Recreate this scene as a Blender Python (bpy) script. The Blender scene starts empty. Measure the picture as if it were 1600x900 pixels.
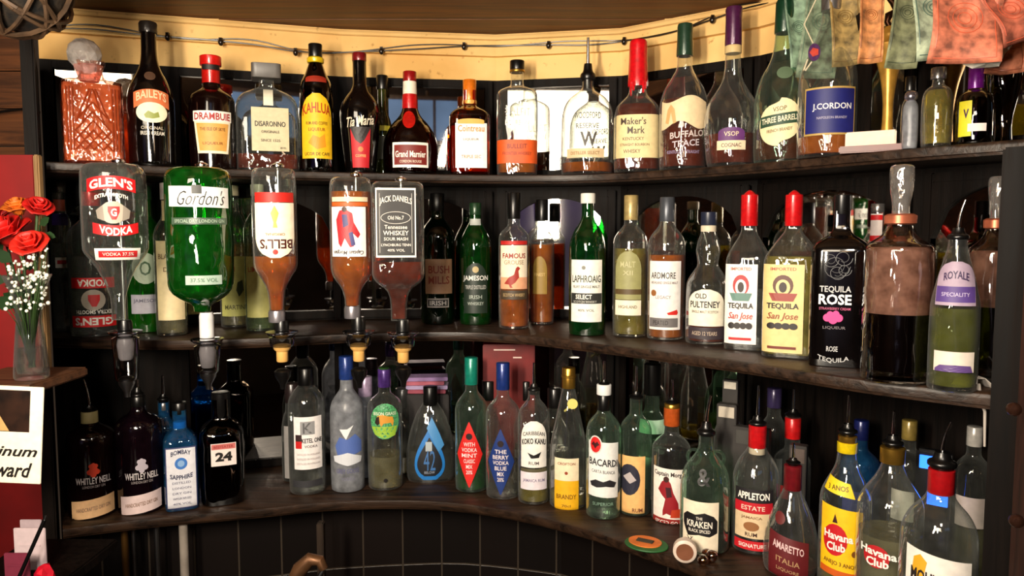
import bpy, bmesh, math, random
from mathutils import Vector, Matrix
random.seed(7)
C = bpy.context.scene
COL = C.collection
PI = math.pi

# ---------------------------------------------------------------- camera
FPX = 1150.0
PITCH = math.radians(4.33)
CAMZ = 1.5
cam_d = bpy.data.cameras.new('camera'); cam_d.lens = 36.0*FPX/1600.0; cam_d.sensor_width = 36.0
cam_d.clip_start = 0.02
cam = bpy.data.objects.new('camera', cam_d); COL.objects.link(cam)
cam.location = (0, 0, CAMZ); cam.rotation_euler = (PI/2-PITCH, 0, 0)
C.camera = cam

def ray(px, py):
    a = (px-800.0)/FPX; b = -(py-450.0)/FPX
    return Vector((a, math.cos(PITCH)+b*math.sin(PITCH), -math.sin(PITCH)+b*math.cos(PITCH)))
def at_Y(px, py, Y):
    d = ray(px, py); t = Y/d.y
    return Vector((d.x*t, Y, CAMZ+d.z*t))
def at_z(px, py, z):
    d = ray(px, py); t = (z-CAMZ)/d.z
    return Vector((d.x*t, d.y*t, z))

# ---------------------------------------------------------------- world, light, exposure
w = bpy.data.worlds.new('world'); C.world = w; w.use_nodes = True
w.node_tree.nodes['Background'].inputs[0].default_value = (0.9, 0.6, 0.4, 1)
w.node_tree.nodes['Background'].inputs[1].default_value = 0.03
C.view_settings.view_transform = 'Standard'
C.view_settings.look = 'None'
C.view_settings.gamma = 1.0
C.view_settings.use_curve_mapping = False
C.view_settings.exposure = 0.32
cy = C.cycles
cy.max_bounces = 14; cy.transparent_max_bounces = 40; cy.transmission_bounces = 10
cy.glossy_bounces = 6; cy.diffuse_bounces = 3
cy.caustics_reflective = False; cy.caustics_refractive = False
cy.use_denoising = True
cy.sample_clamp_indirect = 4.0

def area(name, loc, target, power, sx, sy, col, spread=180):
    l = bpy.data.lights.new(name, 'AREA'); l.shape = 'RECTANGLE'; l.size = sx; l.size_y = sy
    l.energy = power; l.color = col; l.spread = math.radians(spread)
    o = bpy.data.objects.new(name, l); COL.objects.link(o); o.location = loc
    o.rotation_euler = (Vector(target)-Vector(loc)).to_track_quat('-Z', 'Y').to_euler()
    return o
LAMPS = [
    area('key_lamp', (-0.52, 0.10, 1.68), (0.0, 1.6, 1.72), 16.5, 0.10, 0.42, (1.0, 0.86, 0.68), 150),
    area('second_lamp', (-0.30, -0.05, 1.60), (0.10, 1.6, 1.50), 8.0, 0.05, 0.28, (1.0, 0.89, 0.75)),
    area('right_lamp', (0.16, 0.10, 1.90), (0.75, 1.15, 1.25), 4.2, 0.10, 0.16, (1.0, 0.88, 0.74)),
    area('violet_lamp', (-1.75, -2.6, 2.1), (-1.75, -3.27, 1.75), 5.0, 0.3, 0.3, (0.24, 0.14, 1.0), 120),
    area('cold_lamp', (-1.75, -2.6, 0.7), (-1.75, -3.27, 1.2), 5.0, 0.3, 0.3, (0.62, 0.72, 1.0), 120),
]

# ---------------------------------------------------------------- materials
def lin(c):
    r = []
    for v in c:
        v = v/255.0
        r.append(v/12.92 if v <= 0.04045 else ((v+0.055)/1.055)**2.4)
    return tuple(r)+(1.0,)
MATS = {}
def mat(key, rgb, rough=0.5, metal=0.0, var=0.12, scale=35.0, bump=0.0, spec=0.5, coat=0.0, stretch=None):
    if key in MATS: return MATS[key]
    m = bpy.data.materials.new(key); m.use_nodes = True; MATS[key] = m
    nt = m.node_tree; N = nt.nodes; L = nt.links
    p = N['Principled BSDF']
    tc = N.new('ShaderNodeTexCoord'); mp = N.new('ShaderNodeMapping')
    if stretch: mp.inputs['Scale'].default_value = stretch
    nz = N.new('ShaderNodeTexNoise'); nz.inputs['Scale'].default_value = scale; nz.inputs['Detail'].default_value = 4
    L.new(tc.outputs['Object'], mp.inputs[0]); L.new(mp.outputs[0], nz.inputs['Vector'])
    cr = N.new('ShaderNodeValToRGB')
    c = lin(rgb)
    lo = tuple(max(0, v*(1-var*2)) for v in c[:3])+(1,); hi = tuple(min(1, v*(1+var)) for v in c[:3])+(1,)
    cr.color_ramp.elements[0].position = 0.3; cr.color_ramp.elements[0].color = lo
    cr.color_ramp.elements[1].position = 0.7; cr.color_ramp.elements[1].color = hi
    L.new(nz.outputs['Fac'], cr.inputs[0]); L.new(cr.outputs[0], p.inputs['Base Color'])
    p.inputs['Roughness'].default_value = rough; p.inputs['Metallic'].default_value = metal
    p.inputs['Specular IOR Level'].default_value = spec
    p.inputs['Coat Weight'].default_value = coat
    if bump:
        b = N.new('ShaderNodeBump'); b.inputs['Strength'].default_value = bump; b.inputs['Distance'].default_value = 0.004
        L.new(nz.outputs['Fac'], b.inputs['Height']); L.new(b.outputs[0], p.inputs['Normal'])
    return m

def glass(key, rgb, refl=1.0, edge=2.0, rough=0.03, wob=0.4, scatter=0.0, scale=34, wstretch=(1, 1, 0.5)):
    """thin tinted bottle glass: see-through, deeper coloured at the rim, mirror-like towards grazing"""
    if key in MATS: return MATS[key]
    m = bpy.data.materials.new(key); m.use_nodes = True; MATS[key] = m
    nt = m.node_tree; N = nt.nodes; L = nt.links
    N.remove(N['Principled BSDF'])
    out = N['Material Output']
    lw = N.new('ShaderNodeLayerWeight'); lw.inputs[0].default_value = 0.5
    tc = N.new('ShaderNodeTexCoord'); mp = N.new('ShaderNodeMapping'); mp.inputs['Scale'].default_value = wstretch
    nz = N.new('ShaderNodeTexNoise'); nz.inputs['Scale'].default_value = scale; nz.inputs['Detail'].default_value = 1
    L.new(tc.outputs['Object'], mp.inputs[0]); L.new(mp.outputs[0], nz.inputs['Vector'])
    bp = N.new('ShaderNodeBump'); bp.inputs['Strength'].default_value = wob; bp.inputs['Distance'].default_value = 0.01
    L.new(nz.outputs['Fac'], bp.inputs['Height'])
    L.new(bp.outputs[0], lw.inputs['Normal'])
    c = lin(rgb)
    pw = N.new('ShaderNodeMath'); pw.operation = 'POWER'; pw.inputs[1].default_value = 2.0
    L.new(lw.outputs['Facing'], pw.inputs[0])
    mx = N.new('ShaderNodeMixRGB'); mx.inputs[1].default_value = c
    mx.inputs[2].default_value = tuple(min(1, v)**(1+edge)*0.55 for v in c[:3])+(1,)
    L.new(pw.outputs[0], mx.inputs[0])
    tr = N.new('ShaderNodeBsdfTransparent'); L.new(mx.outputs[0], tr.inputs[0])
    gl = N.new('ShaderNodeBsdfGlossy'); gl.inputs['Roughness'].default_value = rough
    gl.inputs['Color'].default_value = (1, 1, 1, 1)
    L.new(bp.outputs[0], gl.inputs['Normal'])
    p4 = N.new('ShaderNodeMath'); p4.operation = 'POWER'; p4.inputs[1].default_value = 3.0
    L.new(lw.outputs['Facing'], p4.inputs[0])
    ma = N.new('ShaderNodeMath'); ma.operation = 'MULTIPLY_ADD'; ma.inputs[1].default_value = 0.85*refl; ma.inputs[2].default_value = 0.075*refl
    ma.use_clamp = True
    L.new(p4.outputs[0], ma.inputs[0])
    ms = N.new('ShaderNodeMixShader'); L.new(ma.outputs[0], ms.inputs[0]); L.new(tr.outputs[0], ms.inputs[1]); L.new(gl.outputs[0], ms.inputs[2])
    last = ms
    if scatter:  # diffuse haze: real frosting, but in clear glass painted-in internal light
        df = N.new('ShaderNodeBsdfDiffuse'); df.inputs[0].default_value = c
        tl = N.new('ShaderNodeBsdfTranslucent'); tl.inputs[0].default_value = c
        m2 = N.new('ShaderNodeMixShader'); m2.inputs[0].default_value = 0.4
        L.new(df.outputs[0], m2.inputs[1]); L.new(tl.outputs[0], m2.inputs[2])
        m3 = N.new('ShaderNodeMixShader')
        nz2 = N.new('ShaderNodeTexNoise'); nz2.inputs['Scale'].default_value = 60
        L.new(tc.outputs['Object'], nz2.inputs['Vector'])
        mm = N.new('ShaderNodeMath'); mm.operation = 'MULTIPLY'; mm.inputs[1].default_value = scatter*2
        mm.use_clamp = True
        rim = N.new('ShaderNodeMath'); rim.operation = 'MULTIPLY_ADD'; rim.inputs[1].default_value = 0.30 if scatter < 0.08 else 0.0; rim.use_clamp = True  # pale rim painted in for light gathered by thick glass edges
        L.new(p4.outputs[0], rim.inputs[0]); L.new(mm.outputs[0], rim.inputs[2])
        L.new(nz2.outputs['Fac'], mm.inputs[0]); L.new(rim.outputs[0], m3.inputs[0])
        L.new(ms.outputs[0], m3.inputs[1]); L.new(m2.outputs[0], m3.inputs[2]); last = m3
    L.new(last.outputs[0], out.inputs[0])
    return m

def liquid_mat(key, rgb, body=0.3, deep=None):
    if key in MATS: return MATS[key]
    m = bpy.data.materials.new(key); m.use_nodes = True; MATS[key] = m
    nt = m.node_tree; N = nt.nodes; L = nt.links
    N.remove(N['Principled BSDF']); out = N['Material Output']
    c = lin(rgb)
    lw = N.new('ShaderNodeLayerWeight'); lw.inputs[0].default_value = 0.4
    tc = N.new('ShaderNodeTexCoord')
    nz = N.new('ShaderNodeTexNoise'); nz.inputs['Scale'].default_value = 28; nz.inputs['Detail'].default_value = 2
    L.new(tc.outputs['Object'], nz.inputs['Vector'])
    bp = N.new('ShaderNodeBump'); bp.inputs['Strength'].default_value = 0.7; bp.inputs['Distance'].default_value = 0.01
    L.new(nz.outputs['Fac'], bp.inputs['Height'])
    rf = N.new('ShaderNodeBsdfRefraction'); rf.inputs['IOR'].default_value = 1.33; rf.inputs['Color'].default_value = c
    L.new(bp.outputs[0], rf.inputs['Normal'])
    tr = N.new('ShaderNodeBsdfTransparent'); tr.inputs[0].default_value = c
    m0 = N.new('ShaderNodeMixShader'); m0.inputs[0].default_value = 0.7
    L.new(tr.outputs[0], m0.inputs[1]); L.new(rf.outputs[0], m0.inputs[2])
    df = N.new('ShaderNodeBsdfDiffuse'); df.inputs[0].default_value = c
    tl = N.new('ShaderNodeBsdfTranslucent'); tl.inputs[0].default_value = c
    m1 = N.new('ShaderNodeMixShader'); m1.inputs[0].default_value = 0.5
    L.new(df.outputs[0], m1.inputs[1]); L.new(tl.outputs[0], m1.inputs[2])
    m2 = N.new('ShaderNodeMixShader')
    mu = N.new('ShaderNodeMath'); mu.operation = 'MULTIPLY'; mu.inputs[1].default_value = body*2; mu.use_clamp = True
    L.new(nz.outputs['Fac'], mu.inputs[0]); L.new(mu.outputs[0], m2.inputs[0])
    L.new(m0.outputs[0], m2.inputs[1]); L.new(m1.outputs[0], m2.inputs[2])
    gl = N.new('ShaderNodeBsdfGlossy'); gl.inputs['Roughness'].default_value = 0.03; L.new(bp.outputs[0], gl.inputs['Normal'])
    m3 = N.new('ShaderNodeMixShader')
    p = N.new('ShaderNodeMath'); p.operation = 'POWER'; p.inputs[1].default_value = 3
    L.new(lw.outputs['Facing'], p.inputs[0])
    q = N.new('ShaderNodeMath'); q.operation = 'MULTIPLY_ADD'; q.inputs[1].default_value = 0.6; q.inputs[2].default_value = 0.03
    L.new(p.outputs[0], q.inputs[0]); L.new(q.outputs[0], m3.inputs[0])
    L.new(m2.outputs[0], m3.inputs[1]); L.new(gl.outputs[0], m3.inputs[2])
    L.new(m3.outputs[0], out.inputs[0])
    return m

def crystal_mat(key='cut_crystal', rgb=(255, 252, 248), rough=0.0):
    if key in MATS: return MATS[key]
    m = bpy.data.materials.new(key); m.use_nodes = True; MATS[key] = m
    nt = m.node_tree; N = nt.nodes; L = nt.links
    p = N['Principled BSDF']; p.inputs['Transmission Weight'].default_value = 1.0
    p.inputs['Base Color'].default_value = lin(rgb); p.inputs['Roughness'].default_value = rough; p.inputs['IOR'].default_value = 1.5
    tc = N.new('ShaderNodeTexCoord'); nz = N.new('ShaderNodeTexNoise'); nz.inputs['Scale'].default_value = 60
    b = N.new('ShaderNodeBump'); b.inputs['Strength'].default_value = 0.15; b.inputs['Distance'].default_value = 0.003
    L.new(tc.outputs['Object'], nz.inputs['Vector']); L.new(nz.outputs['Fac'], b.inputs['Height']); L.new(b.outputs[0], p.inputs['Normal'])
    return m

def wood(key, rgb1, rgb2, rough=0.45, axis=0, scale=6.0, bump=0.25, spec=0.4):
    if key in MATS: return MATS[key]
    m = bpy.data.materials.new(key); m.use_nodes = True; MATS[key] = m
    nt = m.node_tree; N = nt.nodes; L = nt.links
    p = N['Principled BSDF']; p.inputs['Specular IOR Level'].default_value = spec
    tc = N.new('ShaderNodeTexCoord'); mp = N.new('ShaderNodeMapping')
    s = [12.0, 12.0, 12.0]; s[axis] = 0.8
    mp.inputs['Scale'].default_value = s
    L.new(tc.outputs['Object'], mp.inputs[0])
    nz = N.new('ShaderNodeTexNoise'); nz.inputs['Scale'].default_value = scale; nz.inputs['Detail'].default_value = 8; nz.inputs['Roughness'].default_value = 0.65
    nz.inputs['Distortion'].default_value = 0.6
    L.new(mp.outputs[0], nz.inputs['Vector'])
    cr = N.new('ShaderNodeValToRGB'); cr.color_ramp.elements[0].position = 0.35; cr.color_ramp.elements[0].color = lin(rgb1)
    cr.color_ramp.elements[1].position = 0.7; cr.color_ramp.elements[1].color = lin(rgb2)
    L.new(nz.outputs['Fac'], cr.inputs[0]); L.new(cr.outputs[0], p.inputs['Base Color'])
    mr = N.new('ShaderNodeMapRange'); mr.inputs[3].default_value = rough-0.1; mr.inputs[4].default_value = rough+0.2
    L.new(nz.outputs['Fac'], mr.inputs[0]); L.new(mr.outputs[0], p.inputs['Roughness'])
    b = N.new('ShaderNodeBump'); b.inputs['Strength'].default_value = bump; b.inputs['Distance'].default_value = 0.003
    L.new(nz.outputs['Fac'], b.inputs['Height']); L.new(b.outputs[0], p.inputs['Normal'])
    return m

def plaster(key, rgb):
    m = bpy.data.materials.new(key); m.use_nodes = True
    nt = m.node_tree; N = nt.nodes; L = nt.links
    p = N['Principled BSDF']; p.inputs['Roughness'].default_value = 0.85
    tc = N.new('ShaderNodeTexCoord')
    n1 = N.new('ShaderNodeTexNoise'); n1.inputs['Scale'].default_value = 5; n1.inputs['Detail'].default_value = 6
    n2 = N.new('ShaderNodeTexNoise'); n2.inputs['Scale'].default_value = 55; n2.inputs['Detail'].default_value = 4
    L.new(tc.outputs['Object'], n1.inputs['Vector']); L.new(tc.outputs['Object'], n2.inputs['Vector'])
    cr = N.new('ShaderNodeValToRGB'); c = lin(rgb)
    cr.color_ramp.elements[0].position = 0.3; cr.color_ramp.elements[0].color = (c[0]*0.75, c[1]*0.65, c[2]*0.5, 1)
    cr.color_ramp.elements[1].position = 0.6; cr.color_ramp.elements[1].color = c
    L.new(n1.outputs['Fac'], cr.inputs[0])
    c2 = N.new('ShaderNodeValToRGB'); c2.color_ramp.elements[0].position = 0.22; c2.color_ramp.elements[0].color = (0.35, 0.22, 0.1, 1)
    c2.color_ramp.elements[1].position = 0.34; c2.color_ramp.elements[1].color = (1, 1, 1, 1)
    L.new(n2.outputs['Fac'], c2.inputs[0])
    mx = N.new('ShaderNodeMixRGB'); mx.blend_type = 'MULTIPLY'; mx.inputs[0].default_value = 0.8
    L.new(cr.outputs[0], mx.inputs[1]); L.new(c2.outputs[0], mx.inputs[2]); L.new(mx.outputs[0], p.inputs['Base Color'])
    b = N.new('ShaderNodeBump'); b.inputs['Strength'].default_value = 0.3; b.inputs['Distance'].default_value = 0.004
    L.new(n1.outputs['Fac'], b.inputs['Height']); L.new(b.outputs[0], p.inputs['Normal'])
    return m

def emit(key, rgb, s):
    if key in MATS: return MATS[key]
    m = bpy.data.materials.new(key); m.use_nodes = True; MATS[key] = m
    N = m.node_tree.nodes; p = N['Principled BSDF']
    p.inputs['Base Color'].default_value = lin(rgb); p.inputs['Emission Color'].default_value = lin(rgb); p.inputs['Emission Strength'].default_value = s
    return m

# ---------------------------------------------------------------- mesh helpers
def link_mesh(name, verts, faces, m, parent=None, smooth=True, loc=None):
    me = bpy.data.meshes.new(name); me.from_pydata([tuple(v) for v in verts], [], faces)
    me.materials.append(m)
    if smooth:
        me.polygons.foreach_set('use_smooth', [True]*len(me.polygons))
    o = bpy.data.objects.new(name, me); COL.objects.link(o)
    if parent: o.parent = parent
    if loc is not None: o.location = loc
    me.update()
    return o
def fix_normals(o, angle=40):
    bm = bmesh.new(); bm.from_mesh(o.data); bmesh.ops.remove_doubles(bm, verts=bm.verts, dist=1e-6)
    bmesh.ops.recalc_face_normals(bm, faces=bm.faces)
    for e in bm.edges:
        if len(e.link_faces) == 2 and e.calc_face_angle(0) > math.radians(angle): e.smooth = False
    bm.to_mesh(o.data); bm.free(); return o
class MB:
    def __init__(s): s.v = []; s.f = []
    def add(s, vs, fs):
        n = len(s.v); s.v += [Vector(v) for v in vs]; s.f += [tuple(i+n for i in f) for f in fs]
    def box(s, c, d, rz=0.0, M=None, bev=0.0):
        bm = bmesh.new(); bmesh.ops.create_cube(bm, size=1)
        for v in bm.verts: v.co = Vector((v.co.x*d[0], v.co.y*d[1], v.co.z*d[2]))
        if bev: bmesh.ops.bevel(bm, geom=list(bm.edges), offset=bev, segments=2, affect='EDGES')
        T = Matrix.Translation(c) @ Matrix.Rotation(rz, 4, 'Z')
        if M is not None: T = Matrix.Translation(c) @ M
        s.add([T @ v.co for v in bm.verts], [[v.index for v in f.verts] for f in bm.faces]); bm.free()
    def tube(s, pts, r, n=10, cap=True):
        pts = [Vector(p) for p in pts]
        rr = r if isinstance(r, (list, tuple)) else [r]*len(pts)
        base = len(s.v); up = None
        for i, p in enumerate(pts):
            t = (pts[min(i+1, len(pts)-1)]-pts[max(i-1, 0)]).normalized()
            if up is None:
                up = t.orthogonal().normalized()
            else:
                up = (up-t*up.dot(t)).normalized()
            sd = t.cross(up)
            for k in range(n):
                a = 2*PI*k/n; s.v.append(p+(up*math.cos(a)+sd*math.sin(a))*rr[i])
        for i in range(len(pts)-1):
            for k in range(n):
                a = base+i*n+k; b = base+i*n+(k+1) % n
                s.f.append((a, b, b+n, a+n))
        if cap:
            s.f.append(tuple(base+k for k in range(n))[::-1]); s.f.append(tuple(base+(len(pts)-1)*n+k for k in range(n)))
    def ball(s, c, r, seg=12, sc=(1, 1, 1)):
        bm = bmesh.new(); bmesh.ops.create_uvsphere(bm, u_segments=seg, v_segments=max(6, seg//2+2), radius=r)
        s.add([Vector((v.co.x*sc[0], v.co.y*sc[1], v.co.z*sc[2]))+Vector(c) for v in bm.verts], [[v.index for v in f.verts] for f in bm.faces]); bm.free()
    def lathe(s, prof, c=(0, 0, 0), n=32, sq=2.0, dep=1.0, axis=None, cap0=True, cap1=True):
        """prof: (radius, z) bottom to top; sq: 2 round, 6 nearly square"""
        base = len(s.v); c = Vector(c); M = axis
        for (r, z) in prof:
            for k in range(n):
                a = 2*PI*(k+0.5)/n; ca, sa = math.cos(a), math.sin(a)
                q = sq
                x = r*math.copysign(abs(ca)**(2/q), ca); y = r*dep*math.copysign(abs(sa)**(2/q), sa)
                v = Vector((x, y, z))
                if M is not None: v = M @ v
                s.v.append(c+v)
        for i in range(len(prof)-1):
            for k in range(n):
                a = base+i*n+k; b = base+i*n+(k+1) % n
                s.f.append((a, b, b+n, a+n))
        if cap0: s.f.append(tuple(base+k for k in range(n))[::-1])
        if cap1: s.f.append(tuple(base+(len(prof)-1)*n+k for k in range(n)))
    def build(s, name, m, parent=None, smooth=True, angle=40, fix=True):
        o = link_mesh(name, s.v, s.f, m, parent, smooth)
        if fix: fix_normals(o, angle)
        return o
def empty(name, loc=(0, 0, 0), rz=0.0):
    o = bpy.data.objects.new(name, None); COL.objects.link(o); o.location = loc; o.rotation_euler = (0, 0, rz)
    o.empty_display_size = 0.02
    return o
def tag(o, label, cat, group=None, kind=None):
    o['label'] = label; o['category'] = cat
    if group: o['group'] = group
    if kind: o['kind'] = kind
    return o
def struct(o): o['kind'] = 'structure'; return o
def chaikin(p, it=2):
    for _ in range(it):
        q = [p[0]]
        for a, b in zip(p[:-1], p[1:]):
            q.append((a[0]*.75+b[0]*.25, a[1]*.75+b[1]*.25)); q.append((a[0]*.25+b[0]*.75, a[1]*.25+b[1]*.75))
        q.append(p[-1]); p = q
    return p
def interp(x, tab):
    if x <= tab[0][0]: return tab[0][1]
    for (a, b), (c, d) in zip(tab[:-1], tab[1:]):
        if x <= c: return b+(d-b)*(x-a)/(c-a)
    return tab[-1][1]

TEXTCACHE = {}
def text_mesh(s, bold=0.0, shear=0.0):
    k = (s, bold, shear)
    if k in TEXTCACHE: return TEXTCACHE[k]
    cu = bpy.data.curves.new('txt', 'FONT'); cu.body = s; cu.size = 1; cu.resolution_u = 2; cu.offset = bold; cu.shear = shear
    cu.align_x = 'LEFT'
    o = bpy.data.objects.new('txt', cu); COL.objects.link(o)
    dg = bpy.context.evaluated_depsgraph_get(); dg.update()
    me = bpy.data.meshes.new_from_object(o.evaluated_get(dg))
    vs = [v.co.copy() for v in me.vertices]; fs = [tuple(p.vertices) for p in me.polygons]
    bpy.data.meshes.remove(me); bpy.data.objects.remove(o); bpy.data.curves.remove(cu)
    x0 = min(v.x for v in vs); x1 = max(v.x for v in vs); y0 = min(v.y for v in vs); y1 = max(v.y for v in vs)
    vs = [((v.x-x0)/(x1-x0)-0.5, (v.y-y0)/(y1-y0)-0.5) for v in vs]
    TEXTCACHE[k] = (vs, fs)
    return vs, fs
# ---------------------------------------------------------------- the alcove: shelves, frieze, back panels
ZT, ZM, ZB = CAMZ+0.134, CAMZ-0.219, CAMZ-0.579
TOP_PX = [(72, 252), (200, 257), (400, 265), (600, 270), (800, 273), (940, 271), (1100, 261), (1240, 249), (1340, 239), (1450, 229), (1575, 219), (1650, 213)]
MID_PX = [(84, 528), (250, 531), (400, 528), (550, 521), (700, 518), (800, 522), (900, 532), (1000, 544), (1100, 557), (1200, 571), (1300, 586), (1400, 599), (1560, 617)]
BOT_PX = [(98, 826), (250, 808), (400, 795), (500, 785), (600, 781), (700, 784), (800, 798), (900, 822), (1000, 855), (1100, 890), (1200, 935), (1320, 985), (1540, 1075)]
def edge(tab, z): return [at_z(px, py, z) for px, py in tab]
ETOP, EMID, EBOT = edge(TOP_PX, ZT), edge(MID_PX, ZM), edge(BOT_PX, ZB)
def front_Y(tab, z, px):
    return at_z(px, interp(px, tab), z).y
BACK = [Vector((-1.045, 1.66)), Vector((-0.80, 1.735)), Vector((-0.42, 1.85)), Vector((-0.04, 1.90)), Vector((0.27, 1.84)), Vector((0.54, 1.63)), Vector((0.74, 1.34)), Vector((0.92, 1.05)), Vector((0.98, 0.86))]
dark_wood = wood('dark_shelf_wood', (16, 10, 7), (60, 40, 26), 0.36, 0, 5.0, 0.45)
black_wood = wood('black_stained_wood', (5, 3, 2), (20, 12, 8), 0.55, 2, 5.0, 0.3, spec=0.12)
ceil_wood = wood('ceiling_boards', (62, 34, 14), (140, 88, 42), 0.5, 0, 4.0, 0.3)
wall_wood = wood('wall_boards', (46, 24, 10), (112, 64, 28), 0.5, 0, 4.0, 0.3)
cream = plaster('cream_plaster', (244, 204, 134)); MATS['cream_plaster'] = cream
red_paint = mat('red_paint', (126, 8, 8), 0.6, var=0.15, scale=8, bump=0.1)

def smooth_line(pts, n=6):
    out = []
    P = [pts[0]]+list(pts)+[pts[-1]]
    for i in range(1, len(P)-2):
        for k in range(n):
            t = k/n; a, b, c, d = P[i-1], P[i], P[i+1], P[i+2]
            out.append(0.5*((2*b)+(c-a)*t+(2*a-5*b+4*c-d)*t*t+(3*b-a-3*c+d)*t**3))
    out.append(P[-2]); return out
def back_at(i, n):
    """n+1 points along the back polyline by index share"""
    t = i/n*(len(BACK)-1); k = min(int(t), len(BACK)-2); return BACK[k].lerp(BACK[k+1], t-k)
def shelf(name, E, z, th, label):
    S = smooth_line([Vector((p.x, p.y)) for p in E], 5); n = len(S)-1
    mb = MB(); vs = []
    for i, p in enumerate(S):
        b = back_at(i, n)
        d = (b-p).normalized()
        # rounded nose: five points on the front, then the back
        sec = [(b+d*0.0, z), (p+d*0.006, z), (p+d*0.001, z-0.002), (p, z-th*0.35), (p+d*0.002, z-th*0.75), (p+d*0.008, z-th*0.8), (p+d*0.010, z-th), (b+d*0.0, z-th)]
        vs += [Vector((q.x, q.y, h)) for q, h in sec]
    m = 8; fs = []
    for i in range(n):
        for k in range(m):
            a = i*m+k; b2 = i*m+(k+1) % m; fs.append((a, b2, b2+m, a+m))
    fs.append(tuple(range(m))[::-1]); fs.append(tuple(n*m+k for k in range(m)))
    mb.add(vs, fs)
    o = mb.build(name, dark_wood, None, angle=50)
    return tag(o, label, 'shelf')
shelf('curved_shelf', ETOP, ZT, 0.020, 'topmost curved dark wooden shelf under the cream frieze')
shelf('curved_shelf', EMID, ZM, 0.022, 'middle curved dark wooden shelf below the hanging spirit bottles')
shelf('curved_shelf', EBOT, ZB, 0.024, 'lowest curved dark wooden shelf above the black tiled panel')

def back_strip(name, z0, z1, m, off=0.0, kind='structure'):
    mb = MB()
    pts = BACK
    nrm = []
    for i, p in enumerate(pts):
        t = (pts[min(i+1, len(pts)-1)]-pts[max(i-1, 0)]).normalized(); nrm.append(Vector((t.y, -t.x)))
    vs = []; fs = []
    for p, n_ in zip(pts, nrm):
        f = p+n_*off; b = p-n_*0.03
        vs += [(f.x, f.y, z0), (f.x, f.y, z1), (b.x, b.y, z1), (b.x, b.y, z0)]
    for i in range(len(pts)-1):
        for k in range(4): fs.append((i*4+k, i*4+(k+1) % 4, (i+1)*4+(k+1) % 4, (i+1)*4+k))
    fs.append((3, 2, 1, 0)); j = (len(pts)-1)*4; fs.append((j, j+1, j+2, j+3))
    mb.add(vs, fs); o = mb.build(name, m, angle=5); o['kind'] = kind
    return o
CEILZ = CAMZ+0.491
back_strip('wall_upper', CEILZ+0.02, CEILZ+0.53, ceil_wood)
back_strip('wall_back', 0.0, CAMZ+0.383, black_wood)
back_strip('trim_1', CAMZ+0.383, CAMZ+0.440, cream, 0.000)
back_strip('trim_2', CAMZ+0.440, CEILZ+0.02, cream, 0.016)
# mirror panels between dark stiles, above the top and the middle shelf
mirror = bpy.data.materials.new('old_mirror'); mirror.use_nodes = True
_p = mirror.node_tree.nodes['Principled BSDF']; _p.inputs['Metallic'].default_value = 1; _p.inputs['Roughness'].default_value = 0.025
_tc = mirror.node_tree.nodes.new('ShaderNodeTexCoord'); _n = mirror.node_tree.nodes.new('ShaderNodeTexNoise'); _n.inputs['Scale'].default_value = 9
_r = mirror.node_tree.nodes.new('ShaderNodeValToRGB'); _r.color_ramp.elements[0].color = (0.22, 0.19, 0.16, 1); _r.color_ramp.elements[1].color = (0.72, 0.70, 0.67, 1)
mirror.node_tree.links.new(_tc.outputs['Object'], _n.inputs['Vector']); mirror.node_tree.links.new(_n.outputs['Fac'], _r.inputs[0]); mirror.node_tree.links.new(_r.outputs[0], _p.inputs['Base Color'])
MATS['old_mirror'] = mirror
def mirror_panel(a, b, z0, z1, label, arch=False, yaw=0.0, tilt=0.0, group=None, thick=0.014, fw=0.018, fmat=None):
    mid = (a+b)/2; L = (b-a).length; ang = math.atan2(b.y-a.y, b.x-a.x)
    root = empty('mirror_panel', (mid.x, mid.y, z0), ang+yaw); root.rotation_euler = (tilt, 0, ang+yaw)
    h = z1-z0; fmat = fmat or black_wood
    mb = MB(); y = -thick/2-0.002
    mb.box((-L/2+fw/2, y, h/2), (fw, thick, h), bev=0.002); mb.box((L/2-fw/2, y, h/2), (fw, thick, h), bev=0.002)
    mb.box((0, y, fw/2), (L-2*fw, thick, fw), bev=0.002); mb.box((0, y, h-fw/2), (L-2*fw, thick, fw), bev=0.002)
    if arch:
        # spandrels that leave an arched opening
        n = 14; w2 = L/2-fw; ht = h-fw
        vs = []; fs = []
        for i in range(n+1):
            x = -w2+2*w2*i/n; zz = ht-0.002-0.30*h*(1-math.sqrt(max(0, 1-(x/w2)**2)))
            vs += [(x, y-thick/2, zz), (x, y-thick/2, ht+0.001), (x, y+thick/2, zz), (x, y+thick/2, ht+0.001)]
        for i in range(n):
            k = i*4; fs += [(k, k+4, k+5, k+1), (k+2, k+3, k+7, k+6), (k, k+2, k+6, k+4)]
        mb.add(vs, fs)
    mb.build('frame', fmat, root)
    g = MB(); g.box((0, -0.004, h/2), (L-2*fw+0.004, 0.003, h-2*fw+0.004)); g.build('mirror_glass', mirror, root, smooth=False)
    tag(root, label, 'mirror', group)
    return root
spot_names = ['at the left end', 'second from the left', 'third from the left', 'at the deepest point of the curve', 'first on the bend to the right', 'second on the bend to the right', 'third on the bend to the right']
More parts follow.
